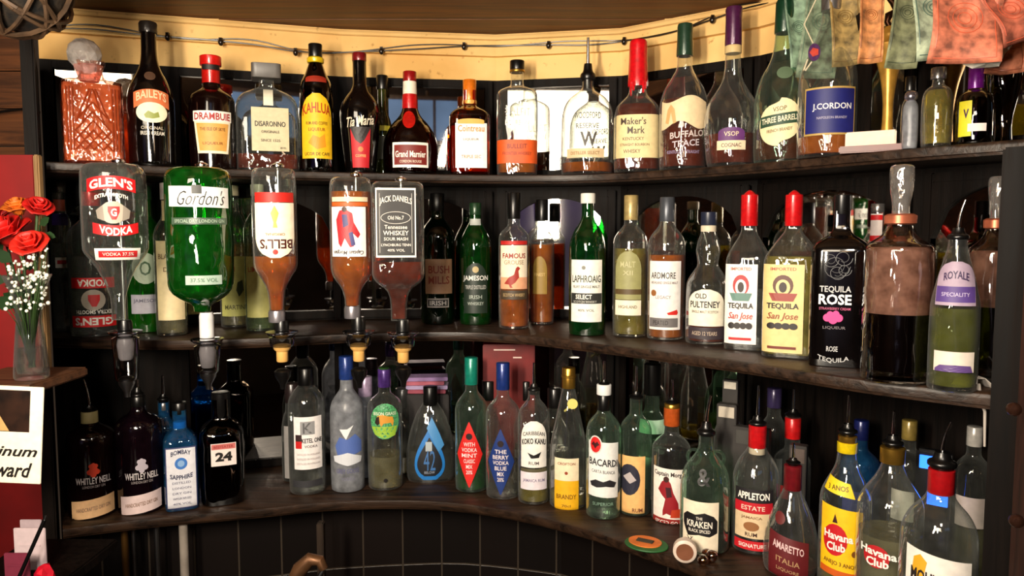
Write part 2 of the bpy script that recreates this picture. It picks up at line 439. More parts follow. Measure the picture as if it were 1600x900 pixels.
for i in range(7):
    a, b = BACK[i], BACK[i+1]; t = (b-a).normalized(); n_ = Vector((t.y, -t.x))*0.004
    mirror_panel(a+t*0.012+n_, b-t*0.012+n_, ZM+0.006, ZT-0.030, 'arched mirror in dark frame behind the middle shelf, '+spot_names[i], arch=True, group='mirrors behind the middle shelf')
    mirror_panel(a+t*0.012+n_, b-t*0.012+n_, ZT+0.003, CAMZ+0.378, 'dark framed mirror behind the top shelf, '+spot_names[i], tilt=0.0, group='mirrors behind the top shelf')
    if i in (1, 2, 3, 4):
        mirror_panel(a+t*0.012+n_, b-t*0.012+n_, ZB+0.003, ZM-0.034, 'dark framed mirror behind the lowest shelf, '+spot_names[i], group='mirrors behind the lowest shelf')

# uprights at both ends
def board(name, p0, p1, z0, z1, th, m, label=None, cat='post'):
    mb = MB(); mid = (p0+p1)/2; L = (p1-p0).length; ang = math.atan2(p1.y-p0.y, p1.x-p0.x)
    mb.box((mid.x, mid.y, (z0+z1)/2), (L, th, z1-z0), rz=ang, bev=0.003)
    o = mb.build(name, m)
    if label: tag(o, label, cat)
    else: struct(o)
    return o
lf = Vector((ETOP[0].x-0.012, 1.385)); lb = Vector((-1.062, 1.66))
board('wooden_upright', lf, lb, ZB-0.6, CAMZ+0.36, 0.022, black_wood, 'black wooden upright closing the left end of the shelves', 'upright')
rf = at_z(1566, 617, ZM); ra, rb_ = at_Y(1560, 400, 0.975), at_Y(1690, 400, 0.92)
board('wooden_upright', Vector((ra.x, ra.y)), Vector((rb_.x, rb_.y)), ZB-0.6, ZT-0.024, 0.026, black_wood, 'black wooden upright closing the right end of the shelves', 'upright')
# ceiling of boards over the bar
mb = MB()
for k in range(3):
    y0 = 1.37+k*0.19
    mb.box((0, y0+0.094, CEILZ+0.012), (5.2, 0.186, 0.02), bev=0.003)
struct(mb.build('ceiling', ceil_wood))
mb = MB(); mb.box((0, -0.97, CEILZ+0.55), (5.4, 4.86, 0.04)); struct(mb.build('ceiling_room', mat('ceiling_paint', (120, 90, 60), 0.9)))
mb = MB(); mb.box((0, 1.36, CEILZ+0.275), (5.2, 0.03, 0.50)); struct(mb.build('trim_3', ceil_wood))
mb = MB(); mb.box((0, -0.6, -0.02), (5.4, 5.6, 0.04)); struct(mb.build('floor', wood('floor_boards', (30, 18, 10), (70, 44, 26), 0.5, 1)))
mb = MB(); mb.box((0, -3.3, 1.28), (5.4, 0.06, 2.6)); struct(mb.build('wall_rear', mat('rear_wall_paint', (70, 60, 56), 0.85, bump=0.1, scale=6)))
mb = MB(); mb.box((2.65, -0.6, 1.28), (0.06, 5.6, 2.6)); struct(mb.build('wall_right', wall_wood))
mb = MB(); mb.box((-2.65, -0.6, 1.28), (0.06, 5.6, 2.6)); struct(mb.build('wall_left', wall_wood))
# left wall beyond the shelves: horizontal boards above, red paint below
mb = MB()
for k in range(5):
    z0 = CAMZ+0.11+k*0.082
    mb.box((-1.84, 1.665, z0+0.04), (1.52, 0.02, 0.079), bev=0.003)
struct(mb.build('wall_boards', wall_wood))
mb = MB(); mb.box((-1.86, 1.69, 0.8), (1.56, 0.02, 1.62)); struct(mb.build('wall_red', red_paint))
mb = MB(); mb.box((1.9, 0.83, 1.0), (1.7, 0.03, 2.0)); struct(mb.build('wall_dark', wood('brown_boarding', (14, 8, 6), (40, 22, 14), 0.5, 2)))
# black tiled panel below the lowest shelf
tile = bpy.data.materials.new('black_tiles'); tile.use_nodes = True; nt = tile.node_tree; N = nt.nodes; L_ = nt.links
pb = N['Principled BSDF']; uvn = N.new('ShaderNodeUVMap'); br = N.new('ShaderNodeTexBrick'); br.offset = 0.0
br.inputs['Color1'].default_value = lin((14, 11, 10)); br.inputs['Color2'].default_value = lin((22, 16, 14)); br.inputs['Mortar'].default_value = lin((60, 52, 44))
br.inputs['Scale'].default_value = 1.0; br.inputs['Brick Width'].default_value = 0.092; br.inputs['Row Height'].default_value = 0.20; br.inputs['Mortar Size'].default_value = 0.0022
br.inputs['Mortar Smooth'].default_value = 0.3
L_.new(uvn.outputs[0], br.inputs['Vector']); L_.new(br.outputs['Color'], pb.inputs['Base Color']); pb.inputs['Roughness'].default_value = 0.3
bmp = N.new('ShaderNodeBump'); bmp.inputs['Strength'].default_value = 0.4; bmp.inputs['Distance'].default_value = 0.002; bmp.invert = True
L_.new(br.outputs['Fac'], bmp.inputs['Height']); L_.new(bmp.outputs[0], pb.inputs['Normal'])
S = smooth_line([Vector((p.x, p.y)) for p in EBOT], 3); n = len(S)-1
TL = [p.lerp(back_at(i, n), 0.42) for i, p in enumerate(S)]
me = bpy.data.meshes.new('wall_tiled'); vs = []; uv = []; d = 0
for i, p in enumerate(TL):
    if i: d += (p-TL[i-1]).length
    vs += [(p.x, p.y, 0.02), (p.x, p.y, ZB-0.025), (p.x, p.y+0.02, ZB-0.025), (p.x, p.y+0.02, 0.02)]; uv.append(d)
fs = []
for i in range(len(TL)-1): fs += [(i*4, (i+1)*4, (i+1)*4+1, i*4+1), (i*4+3, i*4+2, (i+1)*4+2, (i+1)*4+3)]
me.from_pydata(vs, [], fs); me.materials.append(tile); ul = me.uv_layers.new(name='UVMap')
for po in me.polygons:
    for li in po.loop_indices:
        vi = me.loops[li].vertex_index; ul.data[li].uv = (uv[vi//4]+0.02, vs[vi][2]+0.086)
o = bpy.data.objects.new('wall_tiled', me); COL.objects.link(o); struct(o)

# room lamps seen only in the mirrors: a big white globe and two small warm wall lamps behind the camera
def globe_lamp(loc, r, strength, label, rgb=(255, 236, 214)):
    root = empty('globe_lamp', loc)
    m = MB(); m.ball((0, 0, 0), r, 20); m.build('globe', emit('lamp_glow%d' % int(strength*10), rgb, strength), root)
    top = CEILZ+0.53-loc[2]
    m = MB(); m.tube([(0, 0, r*0.95), (0, 0, top-0.005)], 0.006); m.lathe([(0.05, top-0.02), (0.05, top-0.002)]); m.build('stem', mat('brass', (150, 110, 50), 0.3, 1.0), root)
    tag(root, label, 'lamp')
    return root
# ---------------------------------------------------------------- bottles
CLEAR = glass('clear_glass', (243, 246, 243), 1.25, 0.5, scatter=0.022)
CLEARG = glass('greenish_clear_glass', (214, 240, 222), 1.2, 1.0, scatter=0.03)
GREEN = glass('green_glass', (40, 140, 54), 1.1, 0.6, scatter=0.10)
DGREEN = glass('dark_green_glass', (16, 58, 26), 1.0, 0.8, scatter=0.12)
SMOKE = glass('fogged_glass', (236, 232, 224), 1.0, 1.0, scatter=0.22)
FROST = glass('frosted_glass', (196, 200, 208), 0.8, 0.5, rough=0.35, scatter=0.45)
BLUEG = glass('blue_glass', (64, 150, 214), 1.0, 0.8, scatter=0.16)
BLACKG = mat('black_glass', (7, 5, 5), 0.08, var=0.2, spec=0.7, coat=0.5)
BROWNG = mat('near_black_brown_glass', (16, 5, 4), 0.10, var=0.3, spec=0.6, coat=0.4)
PLUMG = mat('near_black_plum_glass', (14, 5, 10), 0.10, var=0.3, spec=0.6, coat=0.4)
AMBER = liquid_mat('amber_spirit', (250, 136, 24), 0.46)
DAMBER = liquid_mat('dark_amber_spirit', (176, 62, 16), 0.34)
REDAMB = liquid_mat('red_orange_spirit', (255, 158, 104), 0.8)
DARKL = liquid_mat('dark_spirit', (38, 14, 8), 0.2)
YELL = liquid_mat('yellow_spirit', (240, 220, 96), 0.26)
PALE = liquid_mat('pale_spirit', (244, 234, 186), 0.2)
WATER = liquid_mat('clear_spirit', (246, 248, 246), 0.05)
GREENL = liquid_mat('green_spirit', (10, 130, 40), 0.35)
BLACKL = mat('black_spirit', (4, 2, 2), 0.1)
BLKP = mat('black_plastic', (10, 9, 9), 0.3, var=0.1)
CHROME = mat('chrome', (225, 225, 228), 0.12, 1.0, var=0.04)
STEEL = mat('dull_steel', (150, 150, 152), 0.3, 1.0, var=0.08)
GOLD = mat('gold_foil', (196, 150, 62), 0.3, 0.9)
PAPER = {}
def pap(rgb, rough=0.55):
    k = 'label_paper_%d_%d_%d' % rgb
    return mat(k, rgb, rough, var=0.05, scale=90)
def ink(rgb):
    return mat('ink_%d_%d_%d' % rgb, rgb, 0.5, var=0.03)
def foil(rgb, rough=0.3, metal=0.2):
    return mat('capsule_%d_%d_%d' % rgb, rgb, rough, metal, var=0.12, scale=120, bump=0.1, coat=0.3)

REG = []
class Bot:
    """a bottle described by half widths and heights read off its own axis, scaled to metres at its distance"""
    def __init__(s, name, label, shelf, px, base=None, hw=25, off=0.008, turn=0.0, cat='bottle', group=None, inv=None, lean=0.0, Y=None):
        s.z0 = {'T': ZT, 'M': ZM, 'B': ZB, 'H': None}[shelf] if isinstance(shelf, str) else shelf
        if Y is not None: yc = Y
        elif shelf == 'T':
            y = front_Y(TOP_PX, ZT, px); yc = y+hw*y/FPX+off
        else:
            y = at_z(px, base, s.z0).y; yc = y+hw*y/FPX
        s.Y = yc; s.px = px; s.shelf_base = shelf in ('T', 'M', 'B')
        ref = {'T': 200, 'M': 420, 'B': 700, 'H': 380}[shelf] if isinstance(shelf, str) else 700
        p = at_Y(px, ref, yc); s.x = p.x
        if s.z0 is None: s.z0 = at_Y(px, base, yc).z
        s.s = (at_Y(px+1, ref, yc)-p).length
        s.root = empty(name, (p.x, yc, s.z0), -math.atan2(p.x, yc)+turn)
        if lean: s.root.rotation_euler = (0, lean, s.root.rotation_euler[2])
        tag(s.root, label, cat, group or {'T': 'bottles on the top shelf', 'M': 'bottles on the middle shelf', 'B': 'bottles on the lowest shelf', 'H': 'upside-down bottles in the dispensers'}.get(shelf, None))
        s.prof = None; s.sq = 2; s.dep = 1; s.layer = 0; REG.append((label, shelf, s.x, s.Y, hw*s.s))
    def z(s, py):
        if py is None: return 0.0
        return at_Y(s.px, py, s.Y).z-s.z0
    def lathe(s, name, pts, m, sq=2.0, dep=1.0, smooth=2, body=False, parent=None, cap0=True, cap1=True, n=None, dx=0, dy=0, angle=40):
        P = [(hw*s.s, s.z(py)) for hw, py in pts]
        if smooth: P = chaikin(P, smooth)
        if body: s.prof = sorted([(z, r) for r, z in P]); s.sq = sq; s.dep = dep; s.P = P
        mb = MB(); mb.lathe(P, (dx*s.s, dy*s.s, 0), n or (36 if body else 24), sq, dep, cap0=cap0, cap1=cap1)
        return mb.build(name, m, parent or s.root, angle=angle)
    def body(s, pts, m, sq=2.0, dep=1.0, name='glass_body', smooth=2):
        o = s.lathe(name, pts, m, sq, dep, smooth, True)
        if m.name in ('clear_glass', 'greenish_clear_glass', 'heavy_glass') and s.shelf_base:
            r_ = interp(0.004, s.prof)-0.0015; mb = MB(); mb.lathe([(r_*.7, .0012), (r_, .0025), (r_, .0055), (r_*.8, .0068)], n=28, sq=sq, dep=dep)
            mb.build('thick_base', crystal_mat(), s.root)
        return o
    def liq(s, py, m, bot=0.007, inset=0.0022, inv=False):
        zt = s.z(py); zs = [z for z, r in s.prof]; lo, hi = zs[0]+bot, zt
        if inv: lo, hi = zt, zs[-1]-0.004
        if inv == 'top': lo, hi = zt, zs[-1]-bot
        if inv == 'up': lo, hi = zs[0]+0.004, zt
        n = 26; P = []
        for i in range(n+1):
            z = lo+(hi-lo)*i/n; P.append((max(0.002, interp(z, s.prof)-inset), z))
        P = [(P[0][0]*0.85, P[0][1]-0.0005)]+P
        mb = MB(); mb.lathe(P, (0, 0, 0), 32, s.sq, s.dep)
        return mb.build('liquid', m, s.root)
    def surf(s, u, z, eps):
        r = interp(z, s.prof)+eps
        if s.sq > 2.2:
            u = max(-r*0.999, min(r*0.999, u))
            y = -r*s.dep*(1-abs(u/r)**s.sq)**(1/s.sq) if s.dep != 1 else -r*(1-abs(u/r)**s.sq)**(1/s.sq)
            return Vector((u, y-(eps if s.dep != 1 else 0), z))
        a = max(-2.6, min(2.6, u/r))
        return Vector((r*math.sin(a), -r*s.dep*math.cos(a)-(eps if s.dep != 1 else 0), z))
    def lab(s, dx, hw, py0, py1, m, shape='rect', parent=None, name='label', slope=0.0, arcu=0.0, wave=0.0, eps=None):
        """py0 top, py1 bottom"""
        z1, z0 = s.z(py0), s.z(py1); nv, nu = 14, 14
        if eps is None: s.layer += 1; eps = 0.0005+0.0003*s.layer
        vs = []; fs = []
        for i in range(nv+1):
            v = i/nv; h = 1.0
            if shape in ('oval', 'diamond', 'drop'):
                h = None
            for j in range(nu+1):
                t = -1+2*j/nu
                if shape == 'oval': w_ = math.sin(PI*(0.02+0.96*v)); vv = 0.5-0.5*math.cos(PI*v)
                elif shape == 'diamond': w_ = 1-abs(2*v-1)*0.97; vv = v
                elif shape == 'drop': w_ = math.sin(PI*min(1, v*0.96+0.04)**0.62)*1.0 if v < 1 else 0.02; vv = v; w_ = max(0.03, w_)
                elif shape == 'arch': w_ = 1.0 if v < 0.6 else math.sqrt(max(0.0004, 1-((v-0.6)/0.41)**2)); vv = v
                elif shape == 'ushape': w_ = 1.0 if v > 0.4 else math.sqrt(max(0.0004, 1-((0.4-v)/0.41)**2)); vv = v
                elif shape == 'taper': w_ = 0.8+0.2*v; vv = v
                elif shape == 'taperup': w_ = 1.0-0.3*v; vv = v
                else: w_ = 1.0; vv = v
                u = (dx+hw*t*w_)*s.s
                zz = z0+(z1-z0)*vv+slope*(dx+hw*t)*s.s+arcu*(1-t*t)*s.s*10
                if wave and v > 0.5: zz += wave*s.s*math.sin(t*3.5+0.6)*(v-0.5)*2
                if wave and v < 0.5: zz += wave*1.2*s.s*math.sin(t*4+2.1)*(0.5-v)*2
                vs.append(s.surf(u, zz, eps))
        for i in range(nv):
            for j in range(nu):
                a = i*(nu+1)+j; fs.append((a, a+1, a+nu+2, a+nu+1))
        o = link_mesh(name, vs, fs, m, parent or s.root)
        o['_eps'] = eps
        return o
    def text(s, st, dx, py, h, wd, col, parent=None, rot=0, arc=0.0, bold=0.01, shear=0.0, slope=0.0, name='lettering', eps=None):
        vs, fs = text_mesh(st, bold, shear)
        zc = s.z(py); zh = abs(s.z(py-h/2)-s.z(py+h/2)); eps = eps or 0.0010+0.0003*(s.layer+1)
        out = []
        for (u, v) in vs:
            if rot: u, v = -u, -v
            uu = u*wd; a = arc*(1-(2*u)**2)
            out.append(s.surf((dx+uu)*s.s, zc+v*zh+a*s.s+slope*uu*s.s, eps))
        return link_mesh(name, out, fs, ink(col) if isinstance(col, tuple) else col, parent or s.root, smooth=False)
    def poly(s, pts, col, parent=None, name='emblem', eps=None):
        """pts: (dx, py) outline on the surface"""
        s.layer += 0.4
        eps = eps or 0.0008+0.0003*s.layer
        bm = bmesh.new(); vv = [bm.verts.new((x, y, 0)) for x, y in pts]; f = bm.faces.new(vv)
        bmesh.ops.triangulate(bm, faces=[f]); 
        bmesh.ops.subdivide_edges(bm, edges=bm.edges[:], cuts=4, use_grid_fill=True)
        vs = [s.surf(v.co.x*s.s, s.z(v.co.y), eps) for v in bm.verts]; bm.verts.index_update(); fs = [[v.index for v in f.verts] for f in bm.faces]; bm.free()
        return link_mesh(name, vs, fs, ink(col) if isinstance(col, tuple) else col, parent or s.root, smooth=False)
    def disc(s, dx, py, r, col, parent=None, name='emblem', ry=None, n=18):
        ry = ry or r
        return s.poly([(dx+r*math.cos(2*PI*k/n), py+ry*math.sin(2*PI*k/n)) for k in range(n)], col, parent, name)
    def pourer(s, py_bot, py_top, py_tip, hw=9, lean=0.0, dx=0, spoutr=2.2, band=None):
        zb, zt, zp = s.z(py_bot), s.z(py_top), s.z(py_tip); x = dx*s.s; r = hw*s.s
        mb = MB(); mb.lathe(chaikin([(r*0.75, zb), (r*0.8, zb+(zt-zb)*.35), (r*1.1, zb+(zt-zb)*.4), (r*1.1, zb+(zt-zb)*.6), (r*.7, zb+(zt-zb)*.68), (r*.55, zt)], 1), (x, 0, 0), 20)
        st = mb.build('pourer', BLKP, s.root)
        mb = MB(); pts = []
        for i in range(7):
            t = i/6; pts.append((x+lean*s.s*t*t, -0.004*t, zt-0.002+(zp-zt)*t))
        mb.tube(pts, [spoutr*s.s*(1.25-0.45*i/6) for i in range(7)], 10); mb.build('spout', CHROME, st)
        return st
    def cap(s, py_bot, py_top, hw, m, name='cap', ridge=False, bev=1.2, sq=2.0, dep=1.0, dx=0, parent=None):
        pts = [(hw*.98, py_bot), (hw, py_bot-0.6), (hw, py_top+bev), (hw*.93, py_top+0.2), (hw*.85, py_top)]
        return s.lathe(name, pts, m, sq, dep, 0, parent=parent, dx=dx)
def std(w, sh, nk, top, nw, base=None, rb=0.9, lip=True):
    """bottle outline: body half width w, shoulder starts at py sh, neck begins at py nk, mouth at top"""
    p = [(w*0.55, None), (w*rb, None)]
    p += [('b', w)]
    p += [(w, sh+4), (w*0.97, sh-(sh-nk)*0.18), (w*0.72+nw*0.28, sh-(sh-nk)*0.5), (nw*1.25+w*0.02, nk+(sh-nk)*0.15), (nw, nk), (nw, top+5), (nw, top)]
    return p
def P_(B, pts):
    """resolve the foot entry: a point 3 px above the shelf at full width"""
    out = []
    for a in pts:
        if a[0] == 'b':
            # py of base + 3 px, found from the distance
            t = 3.0*B.s
            out.append((a[1], ('z', t)))
        else: out.append(a)
    return out
_oz = Bot.z
def _z(s, py):
    if isinstance(py, tuple): return py[1]
    return _oz(s, py)
Bot.z = _z
def mk(name, label, shelf, px, base, w, sh, nk, top, nw, m, liqpy=None, liqm=None, sq=2.0, dep=1.0, off=0.008, turn=0.0, **kw):
    b = Bot(name, label, shelf, px, base, w, off, turn, **kw)
    b.body(P_(b, std(w, sh, nk, top, nw)), m, sq, dep)
    if liqm: b.liq(liqpy, liqm)
    return b
# ================================================================ TOP SHELF
W = (250, 246, 236); K = (18, 14, 12)
# cut-glass decanter
b = Bot('glass_decanter', 'square cut-glass decanter of orange spirit with a round faceted stopper', 'T', 146, None, 42, cat='decanter')
b.body([(30, None), (40, None), (42, ('z', 0.004)), (42, ('z', 0.010)), (42, 140), (41, 133), (34, 130), (22, 128), (17, 122), (15, 112), (20, 100), (20, 98)], glass('decanter_glass', (255, 226, 214), 1.4, 1.0, wob=0.8, scale=120, wstretch=(1, 1, 0.4)), 7.0, 1.0, smooth=0)
b.liq(137, REDAMB, 0.006)
mb = MB()
for k in range(7):   # cut facets: raised diamonds lattice lines
    pass
cut = MB(); zc0, zc1 = b.z(236), b.z(140); hwc = 22*b.s
def cutline(p, q):
    cut.tube([b.surf(p[0]*b.s, b.z(p[1]), 0.0012), b.surf((p[0]+q[0])/2*b.s, b.z((p[1]+q[1])/2), 0.0012), b.surf(q[0]*b.s, b.z(q[1]), 0.0012)], 0.0013, 5)
for k in range(5):
    cutline((-24+k*12, 238), (-24+k*12+24 if k < 3 else 24, 238-24*1.2 if k < 3 else 238-(24-(-24+k*12))*1.2))
    cutline((24-k*12, 238), (24-k*12-24 if k < 3 else -24, 238-24*1.2 if k < 3 else 238-(24-(-24+k*12))*1.2))
for k in range(4):
    cutline((-24, 238-k*14), (0, 238-k*14-30)); cutline((24, 238-k*14), (0, 238-k*14-30))
for dx in (-30, -26, 26, 30, 34, -34): cutline((dx, 240), (dx, 144))
for dx, t in ((-22, -4), (22, 4), (-14, -1), (14, 1)): cutline((dx, 196), (t, 146))
cut.build('cut_pattern', mat('cut_lines', (150, 58, 26), 0.2, spec=0.8), b.root)
st = MB()
bm = bmesh.new(); bmesh.ops.create_icosphere(bm, subdivisions=2, radius=25*b.s)
zc = b.z(86); st.add([v.co+Vector((-8*b.s, 0, zc)) for v in bm.verts], [[v.index for v in f.verts] for f in bm.faces]); bm.free()
st.lathe([(8*b.s, b.z(116)), (12*b.s, b.z(110)), (10*b.s, b.z(106))], (-8*b.s, 0, 0), 8)
st.build('stopper', glass('stopper_glass', (250, 244, 238), 2.6, 0.6, wob=0.6, scale=200, scatter=0.8), b.root, smooth=False, angle=10)
mb = MB(); mb.lathe([(14*b.s, b.z(128)), (22*b.s, b.z(106)), (21*b.s, b.z(103))], (-3*b.s, 0, 0), 8); mb.build('collar', glass('collar_glass', (255, 200, 190), 2.0, 0.6, wob=0.6, scale=200, scatter=0.5), b.root, smooth=False)

# black cream-liqueur bottle
b = Bot('liqueur_bottle', 'tall black long-necked bottle with a cream oval under an orange arched band', 'T', 237, None, 33)
b.body([(26, None), (31, None), (33, ('z', .004)), (34, 170), (33, 148), (26, 128), (15, 108), (11.5, 90), (11, 60), (11, 44)], BLACKG)
b.lathe('cap', [(13, 52), (13.5, 50), (13.5, 38), (12, 35), (9, 34)], foil((40, 34, 30)), smooth=0)
l = b.lab(1, 27, 150, 174, pap((226, 120, 70)), 'rect', arcu=0.55)
l2 = b.lab(1, 23, 165, 196, pap((250, 244, 210)), 'oval')
b.poly([(-10, 184), (-4, 178), (4, 182), (10, 179), (12, 187), (2, 190), (-8, 189)], (150, 160, 80), l2)
b.text('BAILEYS', 1, 158, 13, 44, (250, 214, 170), l, arc=6, bold=0.02)
b.text('ORIGINAL', 1, 204, 5, 32, (200, 190, 170)); b.text('IRISH CREAM', 1, 212, 6, 34, (220, 214, 200))
b.lab(0, 8, 116, 130, pap((86, 60, 44)), 'oval', name='neck_seal')

# herb/honey liqueur with red cap
b = mk('liqueur_bottle', 'dark rounded bottle with a shiny red cap and a white and gold label', 'T', 332, None, 34, 158, 138, 118, 13, BROWNG)
b.cap(131, 98, 13.5, foil((200, 24, 16)), 'capsule'); b.cap(103, 88, 16, foil((222, 26, 18)), 'cap')
b.lab(0, 13.9, 104, 112, ink((20, 8, 6)), name='neck_band', eps=0.006)
l = b.lab(0, 31, 178, 194, pap(W)); b.text('DRAMBUIE', 0, 186.5, 11, 56, (170, 20, 30), l, bold=0.02)
l = b.lab(0, 29, 194, 243, pap((250, 236, 206)), 'taper'); b.lab(0, 25, 197, 239, pap((226, 168, 84)), 'taper', parent=l, name='panel')
b.text('THE ISLE OF SKYE', 0, 206, 5, 38, (120, 70, 30), l); b.text('LIQUEUR', 0, 228, 5, 30, (140, 80, 30), l)

# square clear amaretto decanter bottle
b = Bot('liqueur_bottle', 'wide square clear bottle with a flat dark square cap and pale beige label', 'T', 418, None, 47)
b.body([(36, None), (45, None), (47, ('z', .004)), (47, 176), (44, 160), (36, 150), (20, 142), (12, 138), (11, 134), (11, 126)], CLEAR, 5.0, 0.8, smooth=1)
b.liq(244, DAMBER, 0.006)
b.cap(125, 102, 22, mat('cap_grey', (92, 88, 84), 0.4), 'cap', sq=8, bev=0.8)
l = b.lab(4, 27, 174, 240, pap((208, 196, 158)), eps=0.0015)
b.text('DISARONNO', 4, 199, 8, 44, (30, 24, 18), l, eps=0.0026); b.text('ORIGINALE', 4, 211, 4, 26, (90, 80, 60), l, eps=0.0026)
b.disc(4, 188, 5, (110, 40, 30), l); b.text('SINCE 1525', 4, 224, 4, 28, (100, 90, 70), l, eps=0.0026); b.text('28% VOL', 22, 235, 3, 9, (100, 90, 70), l, eps=0.0026)
l = b.lab(2, 7, 144, 171, pap((236, 230, 206)), name='neck_label', eps=0.002)

# coffee liqueur, yellow label
b = Bot('liqueur_bottle', 'brown bottle with a large arched bright yellow label and yellow neck ring', 'T', 495, None, 26)
b.body([(22, None), (25, None), (26, ('z', .004)), (26, 158), (24, 132), (17, 118), (12, 104), (9.5, 96), (9.5, 80)], glass('dark_brown_glass', (58, 20, 8), 1.2, 0.5))
b.liq(128, DARKL)
b.cap(90, 69, 10.5, BLKP); b.lathe('neck_ring', [(12, 99), (13, 97), (13, 92), (11, 90)], foil((226, 190, 20)), smooth=0)
b.lab(0, 17, 122, 132, pap((150, 40, 18)), 'arch', name='shoulder_label')
l = b.lab(0, 26, 150, 250, pap((236, 190, 24)), 'arch')
b.text('KAHLUA', 0, 177, 16, 46, (176, 60, 14), l, bold=0.02, arc=5); b.text('RUM AND COFFEE', 0, 196, 5, 34, (120, 70, 10), l); b.text('LIQUEUR', 0, 206, 6, 26, (150, 60, 14), l)
b.poly([(-14, 226), (-6, 214), (4, 218), (12, 212), (14, 232), (0, 236)], (240, 150, 30), l); b.text('LICOR DE CAFE', 0, 243, 5, 40, (90, 50, 10), l)

# black bottle with red label
b = Bot('liqueur_bottle', 'black slope-shouldered bottle with red lower label and cream script', 'T', 563, None, 33)
b.body([(20, None), (22, None), (24, ('z', .004)), (28, 225), (32, 185), (30, 165), (22, 152), (12, 140), (10.5, 128), (10.5, 90)], BLACKG)
b.cap(96, 83, 11, foil((120, 20, 24)), 'cap')
b.text('Tia Maria', 0, 193, 15, 44, (226, 214, 190), shear=0.3, bold=0.015, slope=0.12)
l = b.lab(0, 16, 202, 264, pap((190, 22, 34)), 'taper'); b.poly([(-17, 202), (17, 202), (6, 222), (0, 228), (-8, 222)], (40, 34, 34), l)
b.disc(0, 236, 4, (220, 120, 60), l); b.text('COFFEE', 0, 246, 4, 16, (240, 190, 120), l)

b = mk('liqueur_bottle', 'olive-green bottle with yellow shoulder half hidden behind the black sloped one', 'T', 598, None, 15, 205, 175, 130, 7, glass('olive_glass', (110, 120, 40), 1.2, 0.5, scatter=0.15), 200, YELL, off=0.10)
b.cap(140, 118, 9, BLKP); b.lab(0, 12, 198, 206, pap((214, 200, 60)), name='shoulder_label'); b.lab(0, 14, 214, 250, pap((60, 60, 40)))
# orange cognac liqueur with red ribbon
b = Bot('liqueur_bottle', 'squat round-bellied bottle with a red wax ribbon neck and banded white label', 'T', 641, None, 43)
b.body([(34, None), (39, None), (42, ('z', .004)), (43, 232), (39, 212), (30, 196), (16, 182), (11, 168), (10, 150), (10, 140)], glass('brown_glass', (122, 58, 18), 1.2, 0.6))
b.liq(196, DAMBER)
b.cap(128, 112, 10.5, foil((150, 16, 18))); b.lathe('capsule', [(10.5, 148), (11, 146), (10.5, 128)], pap((236, 226, 206)), smooth=0)
b.lathe('ribbon', [(10.5, 190), (11.5, 185), (12.5, 165), (11.5, 148)], foil((196, 18, 22)), smooth=1)
b.lab(-2, 10, 176, 205, foil((206, 30, 22)), 'oval', name='wax_seal'); b.lathe('ribbon_band', [(12, 192), (16, 190), (14, 186), (11, 184)], foil((214, 24, 26)), smooth=0)
l = b.lab(0, 29, 227, 265, pap(W)); p = b.lab(0, 26, 231, 261, pap((122, 30, 24)), parent=l, name='panel')
b.text('Grand Marnier', 0, 245, 10, 48, (250, 240, 230), l, bold=0.02); b.text('CORDON ROUGE', 0, 256, 4, 34, (240, 220, 200), l)

# orange triple-sec square bottle
b = mk('liqueur_bottle', 'square orange-glass bottle with orange cap and blazing white label', 'T', 734, None, 32, 185, 165, 142, 9.5, glass('orange_glass', (214, 112, 30), 1.3, 0.6), 200, AMBER, sq=4.5)
b.cap(162, 125, 10.5, foil((226, 118, 24)), 'cap'); b.lathe('cap_band', [(10.5, 164), (11.5, 163), (11.5, 158), (10.5, 157)], foil((240, 180, 90)), smooth=0, parent=b.root)
l = b.lab(2, 24, 197, 265, pap((252, 250, 246))); b.text('Cointreau', 2, 205, 10, 40, (210, 130, 30), l, bold=0.015)
b.lab(2, 20, 190, 198, pap((236, 176, 80)), 'arch', name='shoulder_label'); b.text('LIQUEUR', 2, 222, 4, 24, (120, 110, 100), l); b.text('TRIPLE SEC', 2, 248, 5, 30, (160, 120, 60), l)

# flask-shaped bourbon
b = mk('whiskey_bottle', 'clear straight-sided bottle with black cap and low orange label', 'T', 808, None, 32, 150, 134, 112, 10, CLEAR, 250, AMBER, sq=3.2)
b.cap(110, 95, 11.5, BLKP); b.lathe('cap_band', [(11, 114), (11.8, 113), (11.8, 110), (11, 109)], GOLD, smooth=0)
l = b.lab(0, 31, 222, 258, pap((228, 92, 34))); b.text('BULLEIT', 0, 232, 7, 30, (120, 40, 14), l); b.text('FRONTIER WHISKEY', 0, 243, 5, 44, (140, 50, 20), l)
b.text('BULLEIT', 0, 180, 12, 40, glass('moulded_glass_letters', (200, 190, 180), 2.0)); b.text('BOURBON', 0, 196, 8, 36, MATS['moulded_glass_letters'])

# clear bottle with tall pourer
b = Bot('whiskey_bottle', 'clear dome-shouldered bottle with dark lettering and a very tall steel pourer', 'T', 918, None, 41, off=0.0)
b.body([(34, None), (38, None), (41, ('z', .004)), (41, 195), (39, 172), (31, 156), (18, 146), (10, 140), (9, 134), (9, 128)], CLEAR)
b.liq(256, AMBER)
b.pourer(140, 100, 58, 11, spoutr=2.6)
b.text('WOODFORD', 0, 186, 10, 42, (70, 66, 62), bold=0.01); b.text('RESERVE', 0, 202, 8, 36, (90, 86, 82)); b.text('W', 2, 222, 22, 26, (80, 76, 70), bold=0.03)
l = b.lab(-4, 31, 236, 250, pap((232, 206, 164))); b.text('DISTILLER SELECT', -4, 243, 5, 46, (150, 110, 60), l)

